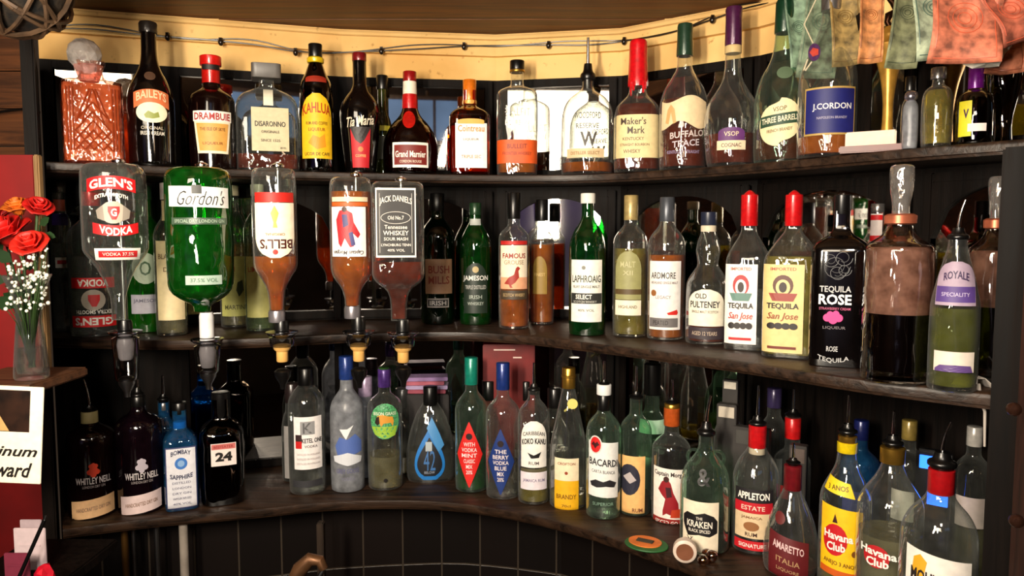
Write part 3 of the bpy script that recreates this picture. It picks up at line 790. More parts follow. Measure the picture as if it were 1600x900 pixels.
# wax-dipped bourbon
b = Bot('whiskey_bottle', 'square-shouldered bourbon bottle dipped in dripping bright red wax, cream label', 'T', 996, None, 36)
b.body([(30, None), (34, None), (36, ('z', .004)), (36, 186), (34, 170), (26, 160), (15, 150), (13, 138), (13, 110), (12, 74)], CLEAR, 3.0)
b.liq(166, DAMBER)
b.lathe('wax_dip', [(15.5, 136), (16, 130), (15, 110), (14, 85), (14, 68), (12, 63), (8, 62)], foil((206, 16, 26), 0.25, 0.0), smooth=1)
wx = [o for o in b.root.children if o.name.startswith('wax_dip')][0]
for dx, y in ((-12, 150), (-7, 142), (9, 146), (13, 140)):
    m_ = MB(); r_ = 14.6*b.s; an = dx/15; m_.tube([(r_*math.sin(an), -r_*math.cos(an), b.z(130)), (r_*math.sin(an), -r_*math.cos(an)*1.02, b.z(y))], [2.6*b.s, 1.6*b.s], 8); m_.ball((r_*math.sin(an), -r_*math.cos(an)*1.02, b.z(y)), 2*b.s, 8); m_.build('wax_drip', MATS['capsule_206_16_26'], wx)
l = b.lab(0, 36, 184, 250, pap((236, 214, 158)))
b.text("Maker's", -6, 194, 11, 38, (60, 40, 24), l, bold=0.01); b.text('Mark', -2, 208, 11, 26, (60, 40, 24), l, bold=0.01); b.text('KENTUCKY', -6, 221, 5, 32, (110, 80, 50), l); b.text('STRAIGHT BOURBON', -4, 230, 4, 44, (110, 80, 50), l); b.text('WHISKY', -8, 240, 6, 26, (110, 80, 50), l)

# torn-label bourbon
b = Bot('whiskey_bottle', 'rounded whiskey bottle with green foil top and wavy torn cream label', 'T', 1068, None, 38)
b.body([(30, None), (35, None), (37, ('z', .004)), (38, 180), (37, 160), (31, 140), (20, 122), (12, 108), (11, 96), (11, 60)], CLEAR)
b.liq(158, DAMBER)
b.lathe('capsule', [(12.5, 88), (13, 86), (12, 60), (12, 42), (11, 38), (8, 37)], foil((34, 62, 44)), smooth=0)
l = b.lab(0, 40, 160, 200, pap((240, 214, 170)), wave=5); b.poly([(-26, 176), (-30, 196), (-24, 198), (-20, 180), (-16, 198), (-11, 196), (-14, 176), (-20, 168)], (214, 170, 110), l)
b.text('BUFFALO', 6, 214, 10, 54, (216, 196, 190), bold=0.02, slope=0.08); b.text("TRACE", 4, 228, 10, 42, (206, 190, 196), bold=0.02, slope=0.08); b.text('KENTUCKY STRAIGHT', 0, 241, 5, 52, (160, 140, 170))

# purple-capsule cognac
b = Bot('cognac_bottle', 'onion-shaped clear cognac bottle with tall purple foil capsule', 'T', 1143, None, 42)
b.body([(28, None), (33, None), (37, ('z', .004)), (42, 206), (42, 184), (36, 160), (24, 142), (15, 126), (12, 104), (11.5, 80), (11.5, 40)], CLEAR)
b.liq(212, DAMBER)
b.lathe('capsule', [(12.5, 72), (13, 70), (12.5, 30), (13, 16), (12, 12), (8, 11)], foil((74, 26, 66)), smooth=0); b.lathe('neck_band', [(12.6, 84), (12.8, 82), (12.8, 73), (12, 72)], pap((214, 186, 130)), smooth=0)
l = b.lab(0, 20, 204, 224, pap((96, 44, 110)), 'arch'); b.text('VSOP', 0, 214, 7, 22, (220, 200, 170), l); l = b.lab(0, 22, 224, 238, pap((236, 214, 180))); b.text('COGNAC', 0, 231, 6, 30, (90, 60, 60), l)

# oval label brandy
b = Bot('brandy_bottle', 'clear brandy bottle with dark green capsule and tilted cream oval label', 'T', 1222, None, 43, off=0.032)
b.body([(34, None), (38, None), (42, ('z', .004)), (43, 190), (42, 150), (34, 120), (22, 100), (16, 80), (14, 60), (13, 20)], CLEARG)
b.liq(204, DAMBER)
b.lathe('capsule', [(15, 52), (15.5, 50), (14.5, 20), (14, 4), (12, 0), (8, -1)], foil((16, 54, 34)), smooth=0)
l = b.lab(-4, 33, 163, 228, pap((242, 226, 178)), 'oval', slope=0.12); p = b.lab(-4, 31, 183, 200, pap((38, 70, 50)), parent=l, name='band', slope=0.12)
b.text('THREE BARRELS', -4, 191.5, 9, 56, (240, 232, 200), l, slope=0.12, bold=0.02); b.text('VSOP', -4, 176, 7, 20, (110, 90, 50), l, slope=0.12); b.text('FRENCH BRANDY', -4, 208, 5, 38, (120, 96, 60), l, slope=0.12)
b.disc(2, 120, 12, (90, 110, 84), ry=10)

# tall blue label brandy
b = Bot('brandy_bottle', 'tall clear bottle nearest the right banknotes with a deep blue label', 'T', 1293, None, 44, off=0.0)
b.body([(38, None), (42, None), (45, ('z', .004)), (45, 140), (43, 112), (34, 90), (22, 62), (15, 40), (13, 24), (13, -6)], CLEAR)
b.liq(216, AMBER)
b.lathe('cap', [(14, 18), (15, 17), (15, -14), (12, -16)], mat('silver_cap', (150, 146, 144), 0.25, 0.8), smooth=0)
l = b.lab(3, 40, 143, 216, pap((182, 150, 80))); p = b.lab(3, 38, 146, 213, pap((20, 26, 104)), parent=l, name='panel')
b.text('J.CORDON', 6, 174, 12, 58, (226, 224, 230), l, bold=0.02); b.text('NAPOLEON BRANDY', 6, 190, 4, 44, (170, 164, 190), l)

# miniatures and oddments at the right end of the top shelf
def zoff(px, Y): return Y
b = Bot('miniature_bottle', 'small clear miniature with a black cap beside the white card', 'T', 1420, None, 12, off=0.05)
b.body([(9, None), (11, ('z', .002)), (12, 205), (12, 168), (9, 158), (5, 150), (5, 138)], CLEAR); b.liq(190, DAMBER, 0.003); b.cap(142, 120, 8, BLKP)
b = Bot('miniature_bottle', 'small frosted miniature with silvery ball top at the shelf edge', 'T', 1422, None, 10, off=0.0)
b.body([(9, None), (11, ('z', .002)), (11, 200), (11, 168), (8, 160), (5, 156)], FROST); b.lathe('stopper', [(4, 160), (9, 156), (10, 150), (8, 144), (3, 142)], mat('silver_stopper', (170, 165, 180), 0.2, 0.9), smooth=1)
b = Bot('miniature_bottle', 'small olive-yellow bottle with a silver cap near the right end', 'T', 1463, None, 22, off=0.004)
b.body([(19, None), (21, ('z', .002)), (22, 200), (22, 155), (18, 140), (9, 134), (8, 128), (8, 120)], CLEAR); b.liq(142, YELL, 0.003); b.cap(124, 106, 11, mat('silver_cap', (150, 146, 144), 0.25, 0.8))
b = Bot('miniature_bottle', 'dark violet-topped bottle with a yellow and white label at the right end', 'T', 1522, None, 26, off=0.006)
b.body([(22, None), (25, ('z', .002)), (26, 205), (26, 160), (22, 148), (10, 140), (9.5, 130), (9.5, 108)], glass('violet_glass', (84, 22, 92), 1.2, 0.5)); b.liq(150, DARKL, 0.003); b.cap(140, 100, 11, foil((110, 20, 130)))
l = b.lab(-14, 10, 160, 215, pap((216, 206, 40))); b.text('V', -12, 180, 14, 8, (60, 20, 70), l, bold=0.03); b.lab(4, 13, 196, 208, pap((236, 220, 214)), name='price_label')
b = Bot('glass_jar', 'grey smoky glass jar at the far right end of the shelf', 'T', 1566, None, 24, off=0.05, cat='jar')
b.body([(14, None), (16, ('z', .002)), (14, 215), (12, 190), (18, 160), (24, 130), (24, 100), (20, 96)], glass('smoky_jar_glass', (120, 106, 92), 1.4, 0.8)); b.lathe('lid', [(21, 98), (22, 96), (22, 90), (16, 86), (4, 84)], pap((236, 224, 200)), smooth=0)

# white card stand
yc = front_Y(TOP_PX, ZT, 1365)+0.02; p0 = at_Y(1368, 210, yc)
r = empty('card_stand', (p0.x, yc+0.008, ZT), -0.55)
s_ = yc/FPX
m_ = MB(); m_.box((0, 0, 0.006), (92*s_, 0.05, 0.012), bev=0.002); m_.build('base', mat('mahogany', (96, 30, 20), 0.4), r)
m_ = MB(); m_.box((-4*s_, 0.006, 0.012+0.013), (72*s_, 0.012, 0.026), bev=0.002); m_.build('card_block', pap((250, 214, 190)), r)
tag(r, 'low pinkish white block on a reddish base standing under the brass bell', 'stand')
# black pole and brass bell cup
yc = front_Y(TOP_PX, ZT, 1347)+0.075; p0 = at_Y(1347, 150, yc); s_ = yc/FPX
m_ = MB(); m_.box((0, 0, 0.25/2+0.0), (24*s_, 0.02, 0.25), bev=0.003); m_.v = [v+Vector((p0.x, yc, ZT+0.001)) for v in m_.v]
tag(m_.build('black_post', black_wood), 'short black wooden post standing between the blue-labelled bottle and brass bell', 'post')
yc = front_Y(TOP_PX, ZT, 1388)+0.07; p0 = at_Y(1388, 150, yc); s_ = yc/FPX
r = empty('brass_bell', (p0.x, yc, ZT))
def zz(py): return at_Y(1388, py, yc).z-ZT
brass = mat('bell_brass', (196, 146, 60), 0.35, 0.5, var=0.15, scale=50)
m_ = MB(); m_.lathe(chaikin([(22*s_, 0.0), (22*s_, 0.004), (10*s_, 0.010), (7*s_, zz(180)), (8*s_, zz(150)), (13*s_, zz(115)), (20*s_, zz(90)), (26*s_, zz(74)), (27*s_, zz(71))], 2)); m_.build('body', brass, r)
m_ = MB(); m_.lathe(chaikin([(24*s_, zz(72)), (20*s_, zz(68)), (14*s_, zz(60)), (15*s_, zz(54)), (11*s_, zz(46)), (9*s_, zz(42))], 1)); m_.build('crown', brass, r)
m_ = MB(); m_.tube([(0, 0, zz(44)), (-6*s_, 0, zz(34)), (-4*s_, 0, zz(24)), (6*s_, 0, zz(16)), (2*s_, 0, zz(4)), (-8*s_, 0, zz(-6))], [5*s_, 4*s_, 6*s_, 4*s_, 5*s_, 3*s_], 10); m_.build('handle', mat('dark_bronze', (50, 28, 14), 0.35, 0.9), r)
tag(r, 'tall flared brass bell with a dark twisted handle under the banknotes', 'bell')
# pin badge hanging at blue bottle
b0 = at_Y(1272, 82, front_Y(TOP_PX, ZT, 1290)-0.01)
r = empty('hanging_badge', (b0.x, b0.y, b0.z), -0.2); s_ = b0.y/FPX
m_ = MB(); m_.lathe([(0.1*s_, -0.0), (11*s_, 0.0), (11*s_, 0.002), (0.1*s_, 0.002)], n=24, axis=Matrix.Rotation(PI/2, 4, 'X') @ Matrix.Diagonal((0.8, 1.2, 1, 1))); m_.build('badge', foil((70, 26, 80)), r)
m_ = MB(); m_.lathe([(0.1*s_, 0.0022), (7*s_, 0.0022), (7*s_, 0.003), (0.1*s_, 0.003)], n=5, axis=Matrix.Rotation(PI/2, 4, 'X')); m_.build('emblem', foil((190, 60, 40)), r)
m_ = MB(); m_.tube([(-9*s_, 0, -10*s_), (-14*s_, 0, -26*s_), (-12*s_, 0, -27*s_), (-3*s_, 0, -14*s_)], 0.0015, 6); m_.tube([(-2*s_, 0, 14*s_), (-14*s_, 0.01, 45*s_), (8*s_, 0.01, 95*s_)], 0.0012, 6); m_.build('cord', pap((200, 190, 160)), r)
tag(r, 'purple and red badge hanging on a pale cord before the blue-labelled bottle', 'badge')
# ================================================================ HANGING BOTTLES AND THEIR DISPENSERS
def hang(px, Y, hw, label, profile, m, sq=2.0, dep=1.0, base_py=500):
    """upside-down bottle: z0 at the mouth (bottom), profile from the mouth upwards"""
    b = Bot('spirit_bottle', label, 'H', px, base_py, hw, Y=Y)
    b.body(profile, m, sq, dep, smooth=1)
    return b
def optic(px, Y, py_top, py_neck, py_plate, py_bot, label, col, cork=None, hw=16, clip_px=None, back=0.08):
    """wall dispenser: back rod, top clip pressing on the bottle base, neck seal, flange, measure chamber, spout"""
    b = Bot('spirit_dispenser', label, 'H', px, py_bot, hw, Y=Y, cat='dispenser', group='measuring dispensers below the hanging bottles')
    z_ = b.z; s_ = b.s
    zt = z_(py_top)
    b.lathe('neck_seal', [(8, py_plate-1), (11, py_plate-3), (11, py_neck+7), (9.5, py_neck+1)], col, smooth=0)
    b.lathe('flange', [(8, py_plate+6), (20, py_plate+5), (25, py_plate+1), (25, py_plate-1), (10, py_plate-2)], CHROME, smooth=0)
    if cork:
        b.lathe('chamber', [(16, py_plate+22), (18, py_plate+20), (20, py_plate+8), (12, py_plate+6)], glass('chamber_glass', (190, 190, 190), 1.5, 1.0), smooth=0)
        b.lathe('measure_insert', [(8, py_plate+46), (9, py_plate+44), (9, py_plate+30), (13, py_plate+26), (14, py_plate+20), (8, py_plate+18)], cork, smooth=0)
    else:
        b.lathe('chamber', [(15, py_bot-18), (17, py_bot-22), (20, py_plate+10), (12, py_plate+6)], glass('chamber_glass', (190, 190, 190), 1.5, 1.0), smooth=0)
        b.lathe('measure_insert', [(9, py_plate+44), (11, py_plate+40), (13, py_plate+20), (11, py_plate+10)], mat('milky_plastic', (206, 200, 206), 0.3), smooth=0)
    b.lathe('spout', [(4, py_bot+8), (5, py_bot), (12, py_bot-12), (13, py_bot-20), (8, py_bot-24)], STEEL if not cork else BLKP, smooth=0)
    mb = MB(); d = back
    mb.tube([(0, d, z_(py_plate+10)), (0, d, zt+0.012)], 0.006, 10)
    mb.tube([(0, d, zt+0.012), (0, d*0.5, zt+0.014), (0, 0, zt+0.010)], 0.0035, 8)
    mb.tube([(0, d, z_(py_plate+12)), (0, 0.014, z_(py_plate+12))], 0.006, 8)
    mb.build('bracket', STEEL, b.root)
    b.lathe('clip_button', [(6, py_top-1), (10, py_top-3), (10, py_top-6), (5, py_top-9)], CHROME, smooth=0)
    return b
RS = (214, 20, 26)
# 1 large clear vodka bottle, inverted
b = hang(181, 1.33, 46, 'large clear upside-down bottle with red arched labels reading upright, farthest left',
  [(10, 499), (10, 470), (13, 455), (24, 425), (38, 404), (46, 392), (46.5, 380), (46.5, 276), (43, 262), (36, 257)], CLEAR)
b.liq(300, WATER, inv=True)
l = b.lab(-4, 36, 283, 303, pap(RS), arcu=0.55); b.text("GLEN'S", -4, 293, 14, 62, W, l, arc=6, bold=0.03)
b.text('EXTRA SMOOTH', -4, 311, 6, 46, W, arc=5, bold=0.02)
l = b.disc(-2, 333, 18, (188, 176, 160), ry=17, name='label'); b.poly([(-9, 324), (7, 324), (7, 332), (2, 344), (-4, 344), (-9, 332)], RS, l); b.text('G', -1, 333, 12, 8, W, l, bold=0.03)
for k in (-1, 1): b.poly([(-2+k*14, 322), (-2+k*24, 330), (-2+k*22, 342), (-2+k*12, 346)], (150, 140, 128), l)
l = b.lab(1, 33, 348, 364, pap(RS), arcu=-0.45); b.text('VODKA', 1, 357, 12, 46, W, l, arc=-5, bold=0.03)
l = b.lab(3, 34, 387, 405, pap(W)); b.lab(3, 28, 391, 401, pap((216, 40, 44)), parent=l, name='band'); b.text('VODKA 37.5%', 3, 396, 5, 44, W, l)
# 2 large green gin bottle, inverted
b = hang(313, 1.36, 50, 'large green upside-down gin bottle with a white script label at the top',
  [(12, 486), (13, 476), (30, 468), (46, 455), (49, 440), (49.5, 400), (49.5, 300), (49, 278), (44, 266), (36, 263)], glass('bright_green_glass', (36, 160, 46), 1.3, 0.4, scatter=0.14))
b.liq(352, liquid_mat('gin_in_green', (90, 200, 90), 0.16), inv='up')
l = b.lab(0, 49, 294, 325, pap((244, 246, 242)), slope=-0.02); b.text("Gordon's", 4, 311, 22, 72, K, l, shear=0.5, bold=-0.01, rot=0); b.poly([(-10, 292), (4, 292), (4, 305), (-10, 305)], (60, 62, 60), l)
l = b.lab(0, 44, 341, 351, mat('grey_label', (70, 92, 74), 0.4)); b.text('SPECIAL DRY LONDON GIN', 0, 346, 5, 76, (170, 190, 170), l)
l = b.lab(4, 27, 428, 442, pap((168, 190, 176))); b.text('37.5% VOL', 4, 435, 6, 40, (100, 130, 108), l)
# 3 blended whisky, inverted, label upside down
b = hang(430, 1.40, 34, 'upside-down amber whisky bottle with a cream label whose writing hangs upside down',
  [(11, 487), (11.5, 470), (14, 450), (24, 432), (32, 420), (33.5, 408), (33.5, 290), (32, 268), (28, 264)], CLEAR)
b.liq(400, AMBER, inv='up')
b.liq(398, PALE, inv='top') if False else None
b.lab(0, 33, 302, 317, pap((196, 34, 24)), name='label')
l = b.lab(0, 33.4, 318, 402, pap((252, 240, 214)), 'ushape')
b.text("BELL'S", 2, 381, 15, 52, (70, 20, 14), l, rot=1, bold=0.02); b.disc(0, 393, 4, (190, 30, 24), l); b.poly([(-3, 356), (4, 356), (2, 348), (6, 334), (0, 322), (-6, 334), (-2, 348)], (240, 190, 90), l); b.text('ORIGINAL', 0, 366, 4, 30, (150, 100, 60), l, rot=1)
b.lathe('neck_foil', [(12.5, 503), (13, 500), (13, 488), (12, 485)], mat('grey_foil', (150, 146, 152), 0.3, 0.7), smooth=0)
# 4 spiced rum, inverted
b = hang(549, 1.47, 33, 'upside-down amber rum bottle with a white label showing a red-coated figure',
  [(11, 480), (12, 462), (17, 448), (28, 434), (32, 422), (32.5, 405), (32.5, 300), (31, 282), (26, 278)], CLEAR)
b.liq(300, AMBER, inv='up')
b.lab(-2, 31, 309, 316, pap((236, 214, 180)), name='label'); b.lab(-2, 31, 317, 323, pap((196, 90, 30)), name='label')
l = b.lab(-5, 29, 324, 400, pap((250, 246, 242)))
b.poly([(-18, 330), (-8, 328), (2, 334), (4, 348), (14, 366), (10, 372), (0, 362), (4, 384), (-2, 386), (-10, 372), (-16, 386), (-20, 380), (-16, 360), (-24, 344)], (178, 34, 44), l); b.poly([(-14, 336), (-6, 336), (-4, 352), (-12, 356)], (60, 56, 110), l); b.disc(-10, 328, 4, (60, 30, 20), l)
b.poly([(-4, 364), (2, 362), (6, 382), (0, 384)], (60, 60, 120), l)
b.text('Captain Morgan', -5, 393, 8, 48, (50, 40, 40), l, rot=1, shear=0.2)
b.lathe('neck_foil', [(12.5, 497), (13, 494), (13, 482), (12, 478)], mat('grey_foil', (150, 146, 152), 0.3, 0.7), smooth=0)
# 5 black label square whiskey, inverted
b = hang(622, 1.495, 40, 'square upside-down whiskey bottle with a black label and white ornament',
  [(12, 500), (12.5, 468), (18, 452), (34, 440), (40, 430), (40, 420), (40, 300), (39, 290), (34, 286)], CLEAR, sq=6.0)
b.liq(408, DAMBER, inv='up')
l = b.lab(-3, 30, 296, 401, pap((236, 232, 226)), eps=0.001); p = b.lab(-3, 28, 299, 398, pap((26, 24, 24)), parent=l, name='panel', eps=0.0016)
wcol = (226, 222, 214); e = 0.0022
b.text('JACK DANIELS', -3, 318, 12, 48, wcol, l, arc=5, bold=0.01, eps=e)
b.text('Old No.7', -3, 341, 6, 24, wcol, l, eps=e)
ring = MB(); ring.tube([b.surf((-3+22*math.cos(a*PI/14))*b.s, b.z(341+9*math.sin(a*PI/14)), 0.002) for a in range(29)], 0.0006, 5); ring.build('emblem', ink(wcol), l)
for st, y, h_, w_ in (('Tennessee', 355, 6, 34), ('WHISKEY', 364, 7, 38), ('SOUR MASH', 373, 5, 36), ('LYNCHBURG TENN', 382, 4, 44), ('40% VOL', 390, 4, 26)): b.text(st, -3, y, h_, w_, wcol, l, eps=e, bold=0.01)
for (x0, y0, x1, y1) in ((-27, 304, -27, 394), (21, 304, 21, 394)):
    m_ = MB(); m_.tube([b.surf(x0*b.s, b.z(y0), 0.0018), b.surf(x1*b.s, b.z(y1), 0.0018)], 0.0004, 5); m_.build('border', ink(wcol), l)
CORK = mat('amber_plastic', (222, 172, 96), 0.4)
optic(190, 1.33, 257, 499, 518, 612, 'clear measuring dispenser under the red-labelled vodka bottle', BLKP)
optic(319, 1.36, 263, 487, 530, 600, 'clear measuring dispenser under the green gin bottle', mat('white_seal', (226, 226, 226), 0.3))
optic(437, 1.40, 264, 500, 519, 600, 'dark measuring dispenser with an amber insert under the upside-down cream label bottle', BLKP, CORK)
optic(558, 1.47, 278, 494, 518, 598, 'dark measuring dispenser with an amber insert under the red-coated figure bottle', BLKP, CORK)
optic(628, 1.495, 286, 498, 520, 596, 'dark measuring dispenser with an amber insert under the square black label bottle', BLKP, CORK)

# ================================================================ MIDDLE SHELF
# left compartment, standing behind the hanging ones
b = mk('vodka_bottle', 'upright clear vodka bottle behind the hanging one, its red label upside down', 'M', 146, 528, 36, 372, 340, 300, 13, CLEAR, 400, WATER)
b.cap(322, 296, 14, foil((180, 26, 26)))
l = b.lab(-2, 33, 432, 448, pap(RS), arcu=-0.0); b.text('VODKA', -2, 440, 11, 44, W, l, rot=1, bold=0.03)
l = b.disc(-2, 466, 17, (188, 176, 160), ry=16, name='label'); b.poly([(-9, 458), (7, 458), (7, 466), (2, 476), (-4, 476), (-9, 466)], RS, l)
b.text('EXTRA SMOOTH', -2, 484, 6, 50, W, rot=1, bold=0.02)
l = b.lab(-2, 34, 490, 507, pap(RS)); b.text("GLEN'S", -2, 498.5, 12, 56, W, l, rot=1, bold=0.03)
b = mk('vodka_bottle', 'reflection built as narrow bottle with purple and orange neck label by the left upright', 'M', 97, 520, 15, 352, 335, 300, 9, CLEAR, 380, WATER, off=0.09)  # a mirror reflection, modelled as a solid bottle
b.cap(300, 282, 10, mat('silver_cap', (150, 146, 144), 0.25, 0.8)); b.lab(0, 9, 312, 330, pap((200, 90, 60)), name='neck_label'); b.lab(0, 12, 334, 352, pap((70, 40, 130)), name='neck_label')
l = b.lab(4, 13, 402, 418, pap(W)); b.lab(4, 10, 406, 412, pap(RS), parent=l, name='band')
b = mk('whiskey_bottle', 'green bottle with a round pale label and silver lower label behind the vodka', 'M', 228, 521, 31, 372, 338, 300, 11, glass('bottle_green_glass', (48, 160, 40), 1.2, 0.5, scatter=0.2), 400, GREENL)
b.cap(312, 290, 12, foil((20, 70, 30)))
l = b.disc(-1, 418, 20, (176, 190, 168), ry=24, name='label'); b.text('O', -1, 418, 22, 16, (60, 90, 60), l, bold=0.01); l = b.lab(-2, 22, 458, 487, pap((170, 168, 180))); b.text('JAMESON', -2, 468, 7, 36, (90, 90, 110), l)
b = mk('wine_bottle', 'pale bottle with a white cap and tall cream label beside the green gin bottle', 'M', 266, 526, 23, 370, 340, 300, 10, CLEAR, 380, PALE, group='bottles on the middle shelf')
b.cap(312, 286, 11, pap((206, 196, 190))); b.lab(0, 10.5, 314, 345, pap((220, 196, 150)), name='neck_label')
l = b.lab(0, 22, 376, 498, pap((238, 218, 170))); b.text('BLANCO', 0, 400, 8, 36, (120, 90, 60), l); b.text('DRY', 0, 420, 7, 20, (120, 90, 60), l)
b = mk('liqueur_bottle', 'reflection built as olive bottle, pale green label half hidden right of the green gin bottle', 'M', 366, 513, 22, 372, 330, 296, 9, CLEAR, 380, PALE)  # solid bottle in place of a reflection in the mirror
b.cap(306, 290, 10, pap((206, 190, 160))); l = b.lab(0, 23, 400, 492, pap((206, 206, 120))); b.poly([(4, 440), (12, 436), (14, 452), (6, 462), (2, 452)], (50, 60, 30), l); b.text('MARTINI', 0, 478, 7, 32, (90, 90, 50), l)
b = mk('liqueur_bottle', 'greenish bottle with a yellow label behind the upside-down cream label bottle', 'M', 405, 519, 22, 360, 330, 294, 9, CLEARG, 380, PALE)
b.cap(306, 288, 10, pap((196, 200, 170))); l = b.lab(0, 23, 400, 494, pap((214, 210, 128))); b.text('LIMONE', 0, 420, 8, 36, (190, 60, 40), l)

# middle
b = mk('whiskey_bottle', 'very dark green bottle with a brownish label left of the green whiskey bottle', 'M', 684, 508, 27, 372, 340, 304, 10, DGREEN, 380, DARKL)
b.cap(330, 302, 11, BLKP)
l = b.lab(2, 23, 404, 457, pap((170, 132, 100))); b.text('BUSH', 2, 420, 12, 34, (130, 60, 44), l, bold=0.02); b.text('MILLS', 2, 436, 12, 34, (130, 60, 44), l, bold=0.02)
l = b.lab(0, 18, 464, 478, pap((156, 150, 144))); b.lab(0, 16, 466, 476, pap((40, 40, 40)), parent=l, name='panel'); b.text('IRISH', 0, 471, 7, 26, (200, 196, 190), l)
b = mk('whiskey_bottle', 'green whiskey bottle with a shield label and white lettering in the middle', 'M', 743, 509, 25, 388, 345, 318, 9, GREEN, 400, GREENL)
b.cap(336, 317, 9.5, foil((30, 60, 36)), 'cap'); b.lab(0, 9.4, 342, 352, pap((180, 186, 180)), name='neck_label')
l = b.lab(0, 20, 410, 487, mat('dark_green_label', (28, 44, 34), 0.5), 'arch'); b.text('JAMESON', 0, 434, 10, 42, (226, 226, 220), l, bold=0.025); b.text('TRIPLE DISTILLED', 0, 447, 6, 34, (190, 190, 184), l, bold=0.01); b.disc(0, 420, 5, (190, 170, 120), l)
b.text('IRISH', 0, 462, 6, 20, (170, 180, 170), l); b.text('WHISKEY', 0, 472, 5, 26, (170, 180, 170), l)
b = mk('whisky_bottle', 'amber whisky bottle whose cream label shows a red grouse bird', 'M', 803, 515, 24, 372, 352, 322, 9, CLEAR, 384, AMBER)
b.cap(342, 301, 10, BLKP)
b.lab(0, 23.8, 376, 382, pap((190, 34, 30)), name='label')
l = b.lab(0, 23.8, 383, 450, pap((248, 232, 206))); b.text('FAMOUS', 0, 399, 8, 38, (150, 40, 30), l, bold=0.02); b.text('GROUSE', 0, 409, 7, 32, (170, 150, 120), l)
b.poly([(-16, 442), (-8, 432), (0, 428), (3, 418), (6, 415), (10, 418), (7, 422), (8, 432), (2, 440), (-4, 444), (-2, 448), (-6, 448), (-8, 443)], (160, 44, 32), l)
b.lab(0, 23.8, 432, 450, pap((236, 170, 130)), name='ground', parent=l, eps=0.0012); l = b.lab(0, 23.8, 452, 466, pap((70, 56, 40))); b.text('SCOTCH WHISKY', 0, 459, 5, 36, (200, 170, 120), l)
b = mk('whisky_bottle', 'reflection built as orange-amber whisky bottle with an olive side label right of the bird label', 'M', 847, 508, 19, 378, 360, 325, 8.5, CLEAR, 382, AMBER)  # mirror twin of the bird-label bottle, built as a real one
b.cap(345, 312, 9.5, BLKP); l = b.lab(-4, 12, 400, 458, pap((150, 120, 50)), 'arch'); b.text('FINEST', -4, 428, 5, 18, (210, 180, 110), l)
b = mk('whisky_bottle', 'tall green whisky bottle with a white cap and white and black label', 'M', 918, 526, 29, 388, 340, 318, 9.5, glass('malt_green_glass', (30, 112, 50), 1.2, 0.7, scatter=0.14), 402, GREENL)
b.cap(318, 302, 11.5, pap((226, 224, 216)))
l = b.lab(-2, 27, 405, 500, pap((244, 242, 232))); p = b.lab(-2, 26.5, 456, 472, pap((40, 42, 40)), parent=l, name='panel')
b.text('LAPHROAIG', -2, 434, 11, 48, (50, 60, 50), l, bold=0.01); b.text('ISLAY SINGLE MALT', -2, 446, 4, 44, (110, 110, 100), l); b.text('SELECT', -6, 461.5, 7, 26, W, l, bold=0.02); b.text('SCOTCH WHISKY', -4, 469, 3.5, 38, (200, 200, 190), l); b.text('40% VOL', -2, 482, 4, 26, (110, 110, 100), l); b.disc(-6, 417, 3, (120, 120, 110), l)
b = mk('whisky_bottle', 'pale whisky bottle with beige foil neck and arched olive label', 'M', 985, 528, 27, 380, 350, 312, 10, CLEAR, 388, YELL)
b.cap(344, 305, 11, foil((172, 150, 96), 0.4, 0.3), 'capsule')
l = b.lab(-4, 22, 392, 466, pap((150, 148, 96)), 'arch'); b.lab(-4, 22, 450, 458, pap((84, 66, 34)), parent=l, name='band'); l2 = b.lab(-4, 22, 467, 490, pap((240, 230, 206))); b.text('MALT', -4, 412, 9, 24, (190, 186, 140), l); b.text('XII', -4, 425, 7, 16, (190, 186, 140), l); b.text('HIGHLAND', -4, 477, 5, 30, (120, 110, 90), l2)
b = mk('whisky_bottle', 'clear whisky bottle with a tall white label and small red mark', 'M', 1041, 533, 29, 384, 350, 318, 10.5, CLEAR, 398, AMBER)
b.cap(346, 308, 11.5, mat('grey_cap', (80, 84, 92), 0.35, 0.4))
l = b.lab(-2, 27, 407, 512, pap((240, 236, 232))); b.text('ARDMORE', -5, 429, 10, 40, (60, 56, 56), l, bold=0.01); b.text('HIGHLAND SINGLE MALT', -3, 440, 4, 44, (140, 130, 130), l); b.disc(-20, 456, 5, (150, 96, 50), l); b.text('LEGACY', -4, 462, 5, 24, (140, 130, 130), l)
b.poly([(2, 486), (16, 484), (18, 481), (20, 486), (18, 489), (4, 489)], (206, 40, 34), l); p = b.lab(-4, 24, 494, 508, pap((110, 106, 106)), parent=l, name='panel'); b.text('PEATED', -8, 501, 7, 24, (60, 56, 56), l)
b = Bot('whisky_bottle', 'bulbous-necked clear whisky bottle with navy cap and domed cream label', 'M', 1106, 540, 33)
b.body(P_(b, [(27, None), (31, None), ('b', 33), (33, 450), (31, 438), (22, 424), (15, 414), (17, 402), (19, 392), (16, 376), (12, 366), (11, 356)]), CLEAR)
b.liq(505, DAMBER); b.cap(352, 331, 12.5, mat('navy_cap', (30, 36, 56), 0.35)); b.cap(362, 352, 12, pap((220, 206, 180)), 'neck_band')
l = b.lab(-2, 30, 450, 506, pap((246, 238, 216)), 'arch'); b.text('OLD', -10, 460, 8, 18, (30, 30, 40), l, bold=0.02); b.text('PULTENEY', -4, 473, 10, 48, (30, 30, 40), l, bold=0.02); b.text('SINGLE MALT SCOTCH', -4, 484, 4, 42, (110, 100, 90), l); l = b.lab(-2, 30, 508, 526, pap((56, 46, 52))); b.text('AGED 12 YEARS', -4, 517, 6, 40, (190, 170, 150), l)
